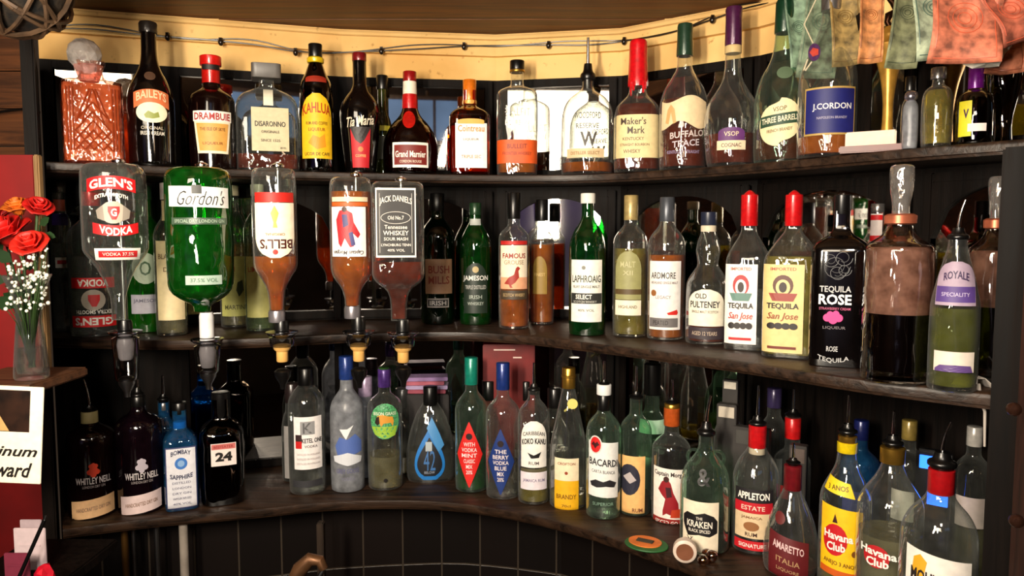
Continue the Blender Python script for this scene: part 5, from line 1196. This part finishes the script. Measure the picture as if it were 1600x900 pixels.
# row behind on the right
for k, (px, base, w, y0, capc, gm, lm, lpy, label, labc) in enumerate((
    (1140, 812, 24, 640, (30, 28, 30), CLEAR, WATER, 740, 'clear bottle with dark pourer behind the black creature label', (200, 214, 206)),
    (1208, 806, 22, 640, (60, 50, 90), CLEAR, WATER, 740, 'clear bottle with a violet collar between the two red-capped rum bottles', (190, 190, 196)),
    (1345, 860, 30, 690, (20, 30, 90), BLUEG, WATER, 780, 'blue-tinted bottle behind the yellow-labelled rum bottle', (60, 70, 130)),
    (1420, 888, 27, 690, (140, 120, 60), CLEAR, PALE, 800, 'clear bottle standing behind the gold-capped rum bottle', (220, 214, 200)),
    (1522, 915, 27, 700, (190, 186, 180), CLEAR, PALE, 820, 'clear bottle with pale cap tucked against the right upright', (200, 186, 180)),
    (764, 752, 20, 628, (16, 16, 16), CLEAR, WATER, 690, 'reflection built as black-capped clear bottle behind the green liquid bottle', (210, 200, 190)),  # reflected bottle, built solid
    (822, 752, 22, 628, (18, 16, 16), CLEAR, PALE, 690, 'reflection built as black-capped clear bottle between the blue diamond and the white label', (206, 196, 190)),  # also a mirror image built as a solid bottle
    (866, 766, 24, 640, (22, 20, 20), CLEAR, PALE, 700, 'pale bottle with short pourer behind the gold-capped bottle', (214, 200, 150)),
    (572, 748, 19, 622, (170, 150, 180), FROST, None, 0, 'round-shouldered frosted bottle behind the grey frosted vodka', (190, 170, 200)),
    (630, 742, 18, 640, (60, 60, 60), CLEAR, WATER, 700, 'plain clear bottle behind the drop-shaped bottle', (200, 200, 200)),
    (458, 754, 17, 632, (40, 30, 30), CLEAR, WATER, 690, 'slim clear bottle peeping out left of the red and black square label', (190, 180, 180)))):
    b = mk('spirit_bottle', label, 'B', px, base, w, y0+38, y0+10, y0-12, 10, gm, lpy, lm, group='second row of bottles on the lowest shelf')
    b.cap(y0-4, y0-34, 11, foil(capc))
    if k not in (8, 10): b.lab(-3, w*.8, y0+70, y0+116, pap(labc))
    elif k == 10: b.lab(-3, w*.7, y0+30, y0+110, pap((150, 146, 144)))
# ================================================================ CORD OF FAIRY LIGHTS ALONG THE FRIEZE
pts = [(88, 44), (150, 46), (230, 55), (300, 60), (345, 64), (400, 70), (460, 80), (520, 82), (600, 79), (660, 76), (725, 72), (790, 71), (857, 70), (920, 70), (975, 64), (1050, 50), (1113, 30), (1160, 14), (1210, 2), (1240, -8)]
def wall_Y(px):
    # depth of the raised frieze board where this column meets it
    d = ray(px, 60); best = 1.7
    for a, b_ in zip(BACK[:-1], BACK[1:]):
        # solve t*(dx,dy) = a + u*(b-a)
        ex, ey = b_.x-a.x, b_.y-a.y; det = d.x*(-ey)-d.y*(-ex)
        if abs(det) < 1e-9: continue
        t = (a.x*(-ey)-a.y*(-ex))/det; u = (d.x*a.y-d.y*a.x)/det
        if -0.001 <= u <= 1.001 and t > 0: best = t*d.y
    return best
r = empty('string_of_lights', (0, 0, 0))
m_ = MB(); P = [at_Y(px, py, wall_Y(px)-0.026) for px, py in pts]; P3 = smooth_line([Vector((p.x, p.y, p.z)) for p in P], 4)
m_.tube(P3, 0.0016, 6); m_.tube([p+Vector((0, 0.004, 0.005+0.006*math.sin(i*.4))) for i, p in enumerate(P3)], 0.0014, 6); m_.build('cable', BLKP, r)
for px, py in ((345, 66), (462, 82), (596, 80), (725, 73), (857, 71), (975, 65), (1113, 31), (262, 58)):
    p = at_Y(px, py, wall_Y(px)-0.028); m_ = MB(); m_.ball((p.x, p.y, p.z), 0.0065, 10, (1, 1, 1.3)); m_.box((p.x, p.y, p.z+0.006), (0.007, 0.007, 0.008)); m_.build('bulb', mat('dark_bulb', (30, 22, 16), 0.2), r)
tag(r, 'black cable with small dark bulbs strung along the cream frieze', 'lights')
# cream cable-cover strip right under the ceiling
r2 = MB(); PP = []
for i, p in enumerate(BACK):
    t = (BACK[min(i+1, len(BACK)-1)]-BACK[max(i-1, 0)]).normalized(); PP.append(Vector((p.x+t.y*0.022, p.y-t.x*0.022, CEILZ-0.008)))
r2.tube(PP, 0.006, 8); o = struct(r2.build('trim_4', cream))

# ================================================================ BANKNOTES PINNED AT THE UPPER RIGHT
def note(px, py, Y, wpx, hpx, rot, rgb, ink_rgb, label, word=None, curl=0.012, yaw=0.0):
    p = at_Y(px, py, Y); s_ = Y/FPX
    r = empty('banknote', p, -math.atan2(p.x, p.y)*0.7+yaw); r.rotation_euler = (0, rot, r.rotation_euler[2])
    n = 10; vs = []; fs = []
    def sf(x, z): return Vector((x, curl*math.sin(z/(hpx*s_)*5+x*20)+curl*0.6*math.cos(x/(wpx*s_)*4), z))
    for i in range(n+1):
        for j in range(n+1): vs.append(sf((j/n-.5)*wpx*s_, (i/n-.5)*hpx*s_))
    for i in range(n):
        for j in range(n): a = i*(n+1)+j; fs.append((a, a+1, a+n+2, a+n+1))
    o = link_mesh('paper', vs, fs, mat('note_%d_%d_%d' % rgb, rgb, 0.7, var=0.35, scale=70, bump=0.3), r)
    md = o.modifiers.new('s', 'SOLIDIFY'); md.thickness = 0.0006; md.offset = 0
    # printed frame, rosette and panel
    m_ = MB(); A, B_ = wpx*s_*.42, hpx*s_*.44
    ln = [(-A, -B_), (A, -B_), (A, B_), (-A, B_), (-A, -B_)]
    pl = []
    for (x0, z0), (x1, z1) in zip(ln[:-1], ln[1:]):
        for k in range(8): t = k/8; pl.append(sf(x0+(x1-x0)*t, z0+(z1-z0)*t)+Vector((0, -0.0006, 0)))
    m_.tube(pl, 0.0007, 4)
    for q in range(3):
        R_ = wpx*s_*(.10+.08*q); m_.tube([sf(R_*math.cos(a*.4), B_*.2+R_*math.sin(a*.4))+Vector((0, -0.0006, 0)) for a in range(17)], 0.0006, 4)
    m_.build('print', ink(ink_rgb), o)
    if word:
        tv, tf = text_mesh(word, 0.02); H_ = wpx*s_*0.28
        link_mesh('lettering', [sf(wpx*s_*.12-v*H_*0.8*0-0+v*H_*.9+0.0, -B_*.45+u*H_*1.7)+Vector((0, -0.0010, 0)) for u, v in tv], tf, ink(ink_rgb), o, smooth=False)
    tag(r, label, 'banknote', 'banknotes hanging above the right end')
    return r
note(1510, 36, 0.98, 98, 122, 0.07, (196, 112, 84), (200, 90, 60), 'broad orange banknote hanging lowest above the small yellow bottle', yaw=0.1)
note(1588, 18, 0.96, 70, 92, -0.35, (184, 98, 74), (180, 80, 54), 'tilted orange banknote at the far right edge', yaw=0.2)
note(1462, 20, 1.04, 60, 140, -0.08, (164, 176, 150), (60, 90, 80), 'grey-green banknote with a numeral left of the broad orange one', '20')
note(1418, 30, 1.12, 44, 150, 0.12, (120, 124, 92), (60, 70, 50), 'dark olive banknote hanging behind the brass bell')
note(1362, 32, 1.14, 34, 130, 0.03, (196, 132, 80), (140, 80, 40), 'narrow copper-brown banknote left of the brass bell')
note(1322, 36, 1.33, 44, 130, -0.05, (160, 134, 80), (120, 90, 40), 'mustard banknote right of the tall blue-labelled bottle')
note(1284, 45, 1.39, 56, 150, 0.12, (128, 146, 120), (80, 110, 90), 'pale green banknote behind the tall blue-labelled bottle')
note(1250, 50, 1.44, 36, 120, -0.1, (132, 160, 134), (70, 100, 80), 'pale green banknote behind the dark green capsule')
note(1572, 70, 1.02, 50, 90, 0.1, (170, 100, 70), (120, 60, 40), 'brown-orange banknote curling behind the tilted one', curl=0.02)
p = at_Y(1540, 75, 1.0); r = empty('paper_ball', p); m_ = MB(); bm = bmesh.new(); bmesh.ops.create_icosphere(bm, subdivisions=2, radius=0.028)
for v in bm.verts: v.co *= 0.8+random.random()*0.35
m_.add([v.co.copy() for v in bm.verts], [[v.index for v in f.verts] for f in bm.faces]); bm.free(); m_.build('paper', pap((240, 236, 222)), r, smooth=False); m_ = MB(); m_.tube([(0, 0, 0.02), (0.002, 0, CEILZ+0.53-p.z)], 0.001, 6); m_.build('thread', pap((196, 186, 176)), r)
tag(r, 'crumpled white paper hanging between the two orange banknotes', 'paper')

# wicker ball at the upper left
p = at_Y(28, -26, 1.15); r = empty('wicker_ball', p); R_ = 0.082
m_ = MB(); m_.ball((0, 0, 0), R_*.86, 20); m_.build('core', mat('dark_moss', (40, 30, 18), 0.9, var=0.5, scale=60, bump=0.8), r)
m_ = MB()
for k in range(16):
    ax = Vector((random.uniform(-1, 1), random.uniform(-1, 1), random.uniform(-1, 1))).normalized(); u = ax.orthogonal().normalized(); v = ax.cross(u)
    m_.tube([(u*math.cos(a*PI/12)+v*math.sin(a*PI/12))*R_*(0.97+0.05*random.random()*0) for a in range(25)], 0.0035, 5)
m_.build('wicker', mat('wicker', (84, 62, 42), 0.6, var=0.3), r)
m_ = MB(); m_.tube([(0, 0, R_*.9), (0, 0, CEILZ+0.53-p.z)], 0.003, 6); m_.build('hook', BLKP, r)
tag(r, 'woven brown wicker ball hanging at the top left corner', 'decoration')
# picture wire knot on left boards
m_ = MB(); q = [at_Y(px, py, 1.62) for px, py in ((-20, 178), (20, 172), (45, 170), (62, 176))]; m_.tube(q, 0.003, 6)
tag(m_.build('black_cable', BLKP), 'short black cable running across the left wooden boards', 'cable')

# ================================================================ LEFT SIDE: LEDGE, FLOWERS, CARD, PAPERS
YL = 1.20
zl = at_Y(40, 592, YL).z
xl = at_Y(-60, 592, YL).x; xr = at_Y(78, 592, YL).x
m_ = MB(); m_.box(((xl+xr)/2, YL+0.03, zl-0.008), (xr-xl, 0.16, 0.016), bev=0.003)
tag(m_.build('wooden_ledge', wood('ledge_wood', (60, 36, 20), (120, 78, 50), 0.5)), 'small brown wooden ledge under the flower vase at left', 'ledge')
# vase
p = at_Y(50, 590, YL); s_ = YL/FPX
r = empty('glass_vase', (p.x, YL, zl))
m_ = MB(); pr = chaikin([(18*s_, 0.001), (24*s_, 0.001), (25*s_, 0.01), (21*s_, 60*s_), (17*s_, 100*s_), (22*s_, 135*s_), (34*s_, 165*s_), (33*s_, 165*s_), (20.5*s_, 134*s_), (15.5*s_, 100*s_), (19*s_, 60*s_), (22*s_, 0.012), (10*s_, 0.008)], 1)
m_.lathe(pr, n=32); m_.build('glass_body', CLEAR, r)
m_ = MB(); m_.lathe([(18*s_, 0.012), (19*s_, 0.014), (17*s_, 50*s_)], n=24); m_.build('water', WATER, r)
tag(r, 'slender clear glass vase with flared rim on the left ledge', 'vase')
def petal_rose(c, R_, tilt, col, label, stem_to):
    r = empty('rose', c)
    mb = MB()
    M = Matrix.Rotation(tilt[0], 3, 'X') @ Matrix.Rotation(tilt[1], 3, 'Y')
    for ring, (n, rad, hh, open_) in enumerate(((3, .25, 1.0, .1), (4, .45, .95, .25), (5, .68, .85, .5), (6, .9, .65, .85))):
        for k in range(n):
            a0 = 2*PI*k/n+ring*.7; vs = []; fs = []; nu, nv = 6, 5; wd = 2*PI/n*.75
            for i in range(nv+1):
                v = i/nv
                for j in range(nu+1):
                    u = -1+2*j/nu; ww = math.sin(min(1, v*1.1+.12)*PI*.5)*(1-0.25*max(0, v-.75)*4*u*u)
                    a = a0+u*wd*ww; rr = R_*(rad*(.25+.75*v)+open_*.25*max(0, v-.6)*2.5+0.04*u*u)
                    z_ = R_*(-.55+v*(hh+.5)-open_*.5*max(0, v-.65)*2.2 - .12*u*u*v)
                    vs.append(M @ Vector((rr*math.cos(a), rr*math.sin(a), z_)))
            for i in range(nv):
                for j in range(nu): q = i*(nu+1)+j; fs.append((q, q+1, q+nu+2, q+nu+1))
            mb.add(vs, fs)
    o = mb.build('petals', mat('petals_%d_%d_%d' % col, col, 0.55, var=0.2, scale=60), r, fix=False)
    md = o.modifiers.new('s', 'SOLIDIFY'); md.thickness = 0.0008
    m_ = MB(); e = Vector(stem_to)-Vector(c); dn = M @ Vector((0, 0, -R_*.6))
    m_.tube([dn, dn*1.5+e*.1, e*.5+dn*.6, e], 0.0022, 7); m_.build('stem', mat('stem_green', (44, 70, 26), 0.6), r)
    m_ = MB()
    for k in range(2):
        q = e*(.35+.15*k); sd = Vector((math.cos(k*2.4+c[0]*30), -0.5, math.sin(k*2.4)*.5))*R_*1.3
        a = q+dn*.5; t = sd.orthogonal().normalized()*R_*.45
        m_.add([a, a+sd*.5+t, a+sd, a+sd*.5-t], [(0, 1, 2, 3)])
    m_.build('leaf', mat('rose_leaf', (26, 54, 22), 0.5), r, fix=False)
    tag(r, label, 'rose', 'roses in the glass vase')
    return r
vt = Vector((p.x, YL, zl+0.02))
for (px, py, R_, dY, tl, col, lb) in ((14, 368, 34, 0.0, (0.5, -0.3), (206, 20, 14), 'red rose farthest left in the vase, half out of the frame'),
    (48, 384, 24, -0.03, (0.7, 0.1), (226, 40, 26), 'small bright red rose hanging lowest over the white sprays'),
    (28, 326, 20, 0.03, (0.4, 0.0), (222, 110, 30), 'orange-tinged rose at the top of the bouquet'),
    (60, 326, 20, 0.02, (0.5, 0.5), (196, 24, 18), 'red rose at the upper right of the bouquet'),
    (-8, 350, 26, 0.02, (0.4, -0.4), (180, 16, 14), 'dark red rose at the left picture edge behind the others')):
    c = at_Y(px, py, YL+dY); petal_rose(c, R_*s_, tl, col, lb, vt+Vector((random.uniform(-.008, .008), 0, 0)))
# baby's breath: countless florets
m_ = MB(); st_ = MB()
for k in range(170):
    px = random.gauss(48, 22); py = random.gauss(435, 28)
    if not (8 < px < 78 and 385 < py < 500): continue
    c = at_Y(px, py, YL-0.03+random.uniform(-.03, .04)); m_.ball(c, random.uniform(.0018, .0036), 6)
    if k % 3 == 0: st_.tube([c, vt.lerp(c, .55)+Vector((0, 0, .02)), vt], [.0006, .0007, .0009], 4)
r = empty('white_filler_flowers', (0, 0, 0)); m_.build('florets', pap((240, 240, 226)), r, fix=False)['kind'] = 'stuff'; st_.build('stems', mat('stem_green', (44, 70, 26), 0.6), r, fix=False)['kind'] = 'stuff'
tag(r, 'tiny white filler flowers on thin stems below the roses', 'flowers', kind='stuff')
m_ = MB()
for (px, py, L_r, a) in ((20, 410, 36, 2.5), (62, 352, 22, 0.6), (10, 440, 40, 2.9), (30, 500, 30, -1.2), (70, 365, 20, -.3), (4, 395, 30, 2.0)):
    c = at_Y(px, py, YL); d = Vector((math.cos(a), -.2, math.sin(a)))*L_r*s_; t = Vector((-math.sin(a), .1, math.cos(a)))*L_r*s_*.3
    m_.add([c, c+d*.35+t, c+d*.75+t*.7, c+d, c+d*.7-t*.8, c+d*.3-t], [(0, 1, 2, 3, 4, 5)])
    m_.tube([c, vt.lerp(c, .5), vt], .0012, 5)
o = m_.build('green_foliage', mat('rose_leaf', (26, 54, 22), 0.5), fix=False); tag(o, 'dark green leaves among the roses in the vase', 'leaves', kind='stuff')
# red hoarding with a pale edge
m_ = MB(); a, c = at_Y(-40, 240, 1.32), at_Y(58, 590, 1.32); m_.box(((a.x+c.x)/2, 1.345, (a.z+c.z)/2), (c.x-a.x, 0.012, a.z-c.z), bev=0.002)
r = empty('red_board', (0, 0, 0)); m_.build('board', red_paint, r); m_ = MB(); m_.box((c.x+0.006, 1.342, (a.z+c.z)/2), (0.010, 0.014, a.z-c.z), bev=0.002); m_.build('edge_strip', wood('pale_wood', (120, 90, 56), (176, 140, 96), .5, 2), r)
tag(r, 'red painted board with a pale wooden edge behind the roses', 'board')
# sign card
YC = 1.10
c0, c1 = at_Y(-70, 603, YC), at_Y(70, 752, YC); cx, cz = (c0.x+c1.x)/2, (c0.z+c1.z)/2; wC, hC = c1.x-c0.x, c0.z-c1.z; s_ = YC/FPX
r = empty('notice_card', (cx, YC, cz)); r.rotation_euler = (-0.06, 0.045, 0.0)
m_ = MB(); m_.box((0, 0, 0), (wC, 0.003, hC), bev=0.0008); cd = m_.build('card', pap((250, 238, 214)), r)
m_ = MB(); m_.box((4*s_, -0.0022, 38*s_), (86*s_, 0.001, 66*s_)); ph = m_.build('photograph', mat('photo_dark', (44, 24, 14), 0.4, var=0.5, scale=26), r)
m_ = MB()
m_.add([Vector((-20*s_, -.003, 6*s_)), Vector((16*s_, -.003, 6*s_)), Vector((-6*s_, -.003, 40*s_)), Vector((-20*s_, -.003, 44*s_))], [(0, 1, 2, 3)]); m_.build('photo_detail', mat('photo_tan', (200, 160, 100), .5), ph, fix=False)
for st, x, z_, h_, w_ in (('Platinum', 6, -26, 17, 110), ('Award', 14, -56, 24, 80)):
    tv, tf = text_mesh(st, 0.02, 0.35); link_mesh('lettering', [(x*s_+u*w_*s_, -0.0022, z_*s_+v*h_*s_) for u, v in tv], tf, ink(K), cd, smooth=False)
tag(r, 'cream award card with a small dark photograph and black italic words', 'sign')
# vertical dark post between flowers and shelves; papers and odds at the lower left
YP = 1.12; s_ = YP/FPX
p = at_Y(40, 900, YP); ztab = at_Y(40, 905, YP).z
m_ = MB(); m_.box((p.x-0.02, YP+.05, ztab-.012), (0.16, .22, .02), bev=.003); tag(m_.build('low_ledge', black_wood), 'low dark ledge under the papers in the lower left corner', 'ledge')
for (px, py0, wp, y, rgb, lb) in ((46, 823, 52, .03, (206, 186, 190), 'tall pinkish white leaflet standing at the lower left'), (48, 810, 36, .06, (180, 160, 166), 'narrower grey-pink leaflet standing behind the tall one'), (26, 862, 40, -.01, (120, 40, 60), 'small dark red card in front of the leaflets')):
    c = at_Y(px, py0, YP+y); m_ = MB(); h_ = c.z-ztab-.003; m_.box((0, 0, h_/2), (wp*s_, .004, h_), bev=.001); m_.box((0, -.003, h_*.6), (wp*s_*.7, .001, .003)); o = m_.build('leaflet', pap(rgb)); o.location = (c.x, YP+y, ztab+.001); tag(o, lb, 'leaflet', 'leaflets in the lower left corner')
c = at_Y(68, 862, YP-.05); m_ = MB(); bm = bmesh.new(); bmesh.ops.create_icosphere(bm, subdivisions=2, radius=14*s_)
for v in bm.verts: v.co.z *= 1.5; v.co *= .8+random.random()*.4
m_.add([v.co.copy() for v in bm.verts], [[v.index for v in f.verts] for f in bm.faces]); bm.free(); o = m_.build('crumpled_wrapper', foil((206, 20, 44)), smooth=False); o.location = (c.x, YP-.05, ztab+.026); tag(o, 'bright red crumpled wrapper in front of the leaflets', 'wrapper')
r = empty('pen', (at_Y(64, 880, YP).x, YP-.03, ztab+.004)); m_ = MB(); m_.tube([(-.02, 0, .003), (.022, .01, .10)], .003, 8); m_.build('barrel', BLKP, r); m_ = MB(); m_.tube([(.022, .01, .10), (.024, .0105, .106)], .002, 8); m_.build('tip', STEEL, r); tag(r, 'black pen leaning at the lower left beside the red wrapper', 'pen')
m_ = MB(); m_.tube([Vector((0, 0, 0))+Vector((math.cos(a*PI/10)*.03, math.sin(a*PI/10)*.016, .006)) for a in range(21)], .006, 8); o = m_.build('rubber_ring', mat('blue_rubber', (20, 40, 160), .4)); o.location = (at_Y(14, 892, YP).x, YP-.05, ztab); tag(o, 'blue rubber ring lying in the lower left corner', 'ring')

# ================================================================ BELOW THE LOWEST SHELF
for k, px in enumerate((196, 210, 246, 288)):
    p = at_Y(px, 870, 1.50); m_ = MB(); m_.tube([(0, 0, .55), (0, 0, ZB-.026)], (.007, .004, .006, .009)[k], 12); m_.lathe([(.012, .6), (.012, .612)], n=16)
    o = m_.build('metal_pipe', (mat('old_brass', (120, 84, 40), .4, .8), STEEL, STEEL, mat('white_pipe', (150, 140, 130), .4))[k]); o.location = (p.x, 1.50, 0); tag(o, ('dull brass pipe, farthest left below the lowest shelf', 'thin steel pipe just right of the brass one', 'steel pipe in the middle of the group under the shelf', 'thick pale pipe, farthest right of the group under the shelf')[k], 'pipe', 'pipes below the lowest shelf')
p = at_Y(502, 860, 1.50); m_ = MB(); m_.box((0, 0, (ZB-.026+.3)/2), (.014, .02, ZB-.026-.3), bev=.002); o = m_.build('thin_post', wood('post_wood', (24, 16, 10), (60, 44, 30), .5, 2)); o.location = (p.x, 1.50, 0)
tag(o, 'thin brown post under the lowest shelf beside the curved tap', 'post')
r = empty('curved_tap', at_Y(478, 930, 1.30)); s_ = 1.30/FPX
m_ = MB(); m_.tube([(-20*s_, 0, -10*s_), (-18*s_, 0, 20*s_), (-8*s_, 0, 44*s_), (8*s_, 0, 60*s_), (24*s_, 0, 58*s_), (30*s_, 0, 44*s_)], [15*s_, 14*s_, 13*s_, 11*s_, 9*s_, 7*s_], 14); m_.build('neck', mat('worn_bronze', (110, 76, 50), .45, .6, var=.3), r)
m_ = MB(); m_.tube([(30*s_, 0, 44*s_), (18*s_, -.004, 24*s_), (12*s_, -.004, -4*s_)], [4*s_, 4*s_, 5*s_], 10); m_.build('lever', STEEL, r)
tag(r, 'curved bronze tap head rising at the bottom below the shelf', 'tap')

# things in the dark behind the lowest shelf
p = at_Y(665, 600, 1.76)
for k, (dz, rgb, dx) in enumerate(((0, (150, 60, 80), 0), (.010, (170, 150, 190), .004), (.020, (180, 90, 110), -.005), (.030, (150, 120, 170), .003))):
    m_ = MB(); m_.box((0, 0, .005), (.10, .05, .009), bev=.001); o = m_.build('magazine', pap(rgb)); o.location = (p.x+dx, 1.765, p.z-.02+dz); o.rotation_euler = (0, 0, .03*k)
    tag(o, ('lowest pink-red magazine in the dark pile above the drop-shaped bottle', 'grey-lilac magazine second from the bottom of the dark pile', 'pink magazine third from the bottom of the dark pile', 'lilac magazine topmost of the dark pile')[k], 'magazine', 'magazines behind the lowest shelf')
h0 = p.z-.02-ZB
m_ = MB(); m_.box((0, 0, h0/2), (.115, .055, h0-.002), bev=.002); o = m_.build('dark_box', mat('dark_carton', (20, 12, 12), .6)); o.location = (p.x, 1.765, ZB+.001-.001); tag(o, 'dark carton carrying the pile of magazines behind the lowest shelf', 'box')
a = at_Y(795, 570, 1.70); r = empty('red_carton', (a.x, 1.72, ZB)); zt = at_Y(795, 538, 1.70).z-ZB; m_ = MB(); m_.box((0, 0, zt/2), (82*1.7/FPX, .05, zt), bev=.002); m_.build('box', mat('red_carton', (112, 8, 8), .45), r); m_ = MB(); m_.box((-.01, -.026, zt-.012), (.05, .002, .003)); m_.box((.02, -.026, zt-.03), (.02, .002, .003)); m_.build('print', pap((226, 200, 190)), r)
tag(r, 'tall red carton standing behind the black-capped bottles', 'box')
a = at_Y(1150, 640, 1.42)
for k, (px, py, ww, hh, rz, rgb) in enumerate(((1150, 598, 24, 16, .3, (214, 206, 190)), (1140, 625, 30, 24, .1, (190, 180, 164)), (1160, 655, 54, 30, -.15, (60, 58, 54)), (1218, 672, 24, 30, .1, (84, 70, 64)))):
    c = at_Y(px, py, 1.44); s_ = 1.44/FPX; r = empty('card_packet', (c.x, 1.44, ZB), -.55); zt = c.z-ZB; m_ = MB(); m_.box((0, 0, zt/2), (ww*s_, .02, zt), bev=.001); m_.build('box', mat('grey_packet_%d' % k, (44, 40, 38), .6), r); m_ = MB(); m_.box((0, -.0105, zt-hh*s_/2), (ww*s_*.8, .001, hh*s_*.7)); m_.build('label', pap(rgb), r)
    if k == 0: r.location.y += .03
    tag(r, ('tallest narrow packet behind the black creature label', 'packet with a grey label behind the steel pourer', 'wide dark grey packet behind the red-capped rum', 'brownish packet between the two red capsules')[k], 'packet', 'packets behind the lowest shelf')
    r.location.x += (.0, -.012, .0, .0)[k]; r.location.y += (.0, -.03, -.06, -.1)[k]
# right edge: hook knobs on the brown boarding
p = at_Y(1592, 640, 0.93)
for k, (px, py) in enumerate(((1586, 640), (1590, 815))):
    c = at_Y(px, py, .78); r = empty('door_knob', c); m_ = MB(); m_.lathe(chaikin([(.002, .010), (.003, .008), (.007, .006), (.0075, -.002), (.002, -.004)], 1), axis=Matrix.Rotation(PI/2, 4, 'X').to_3x3().to_4x4() @ Matrix.Scale(-1, 4, (0, 0, 1)), n=20); m_.build('knob', mat('old_knob', (70, 44, 34), .3, .7), r)
    tag(r, ('small bronze knob on the right-hand boarding beside the paper tag', 'small bronze knob low on the right-hand boarding')[k], 'knob')
m_ = MB(); a = at_Y(1598, 400, .80); m_.box((a.x+.105, .83, 1.2), (.14, .04, 1.5), bev=.004); tag(m_.build('brown_post', wood('brown_post_wood', (24, 12, 10), (54, 28, 20), .4, 2)), 'brown wooden post at the right picture edge', 'post')
# lamps and a screen in the room behind the camera, met again in the mirrors
r = empty('lantern', (-0.96, -0.96, 2.20), -0.42)
m_ = MB(); m_.box((0, 0, 0), (0.94, 0.10, 0.42), bev=0.012); m_.build('glowing_panel', emit('lantern_glow', (255, 238, 214), 9.0), r)
m_ = MB()
for x, z_, w_, h_ in ((-.485, 0, .03, .48), (.485, 0, .03, .48), (0, .225, .94, .03), (0, -.225, .94, .03)): m_.box((x, 0, z_), (w_, .12, h_), bev=.003)
m_.tube([(-.3, 0, .23), (-.3, 0, .315)], .006); m_.tube([(.3, 0, .23), (.3, 0, .315)], .006); m_.build('frame', BLKP, r)
tag(r, 'wide glowing lantern hanging in the room, seen as a white glare in the mirror', 'lamp')
r = empty('wall_screen', (0.30, -1.55, 2.29), 0.1)
m_ = MB(); m_.box((0, 0, 0), (0.56, 0.02, 0.28), bev=.002); m_.build('screen', emit('screen_blue', (120, 150, 190), 0.9), r)
m_ = MB()
for x, z_, w_, h_ in ((-.295, 0, .03, .34), (.295, 0, .03, .34), (0, .155, .56, .03), (0, -.155, .56, .03), (0.05, 0, .02, .28)): m_.box((x, 0.005, z_), (w_, .03, h_), bev=.002)
m_.tube([(0, 0, .16), (0, 0, .21)], .01); m_.build('frame', mat('white_frame', (236, 232, 224), .4), r)
tag(r, 'pale blue screen with a white frame hanging in the room', 'screen')
# little device added to glow for blue glints among the bottles at the right
r = empty('blue_glint_box', (0.700, 1.195, ZB), -0.65)
m_ = MB(); m_.box((0, 0, .11), (.052, .02, .22), bev=.004); m_.build('body', mat('glint_box_body', (16, 16, 20), .4), r)
m_ = MB(); m_.box((.008, -.0112, .155), (.030, .002, .05), bev=.0005); m_.box((-.008, -.0112, .200), (.024, .002, .022), bev=.0005); m_.build('glint_panel', emit('blue_glint_glow', (40, 110, 255), 2.5), r)
tag(r, 'dark device added to glow for blue glints, standing behind the red-capped bottle at right', 'prop')
globe_lamp((-0.52, -1.28, 2.08), 0.10, 7, 'small warm globe lamp hanging at the left of the room', (255, 214, 170))
globe_lamp((1.5, -1.6, 1.95), 0.10, 7, 'small warm globe lamp hanging at the right of the room', (255, 190, 120))
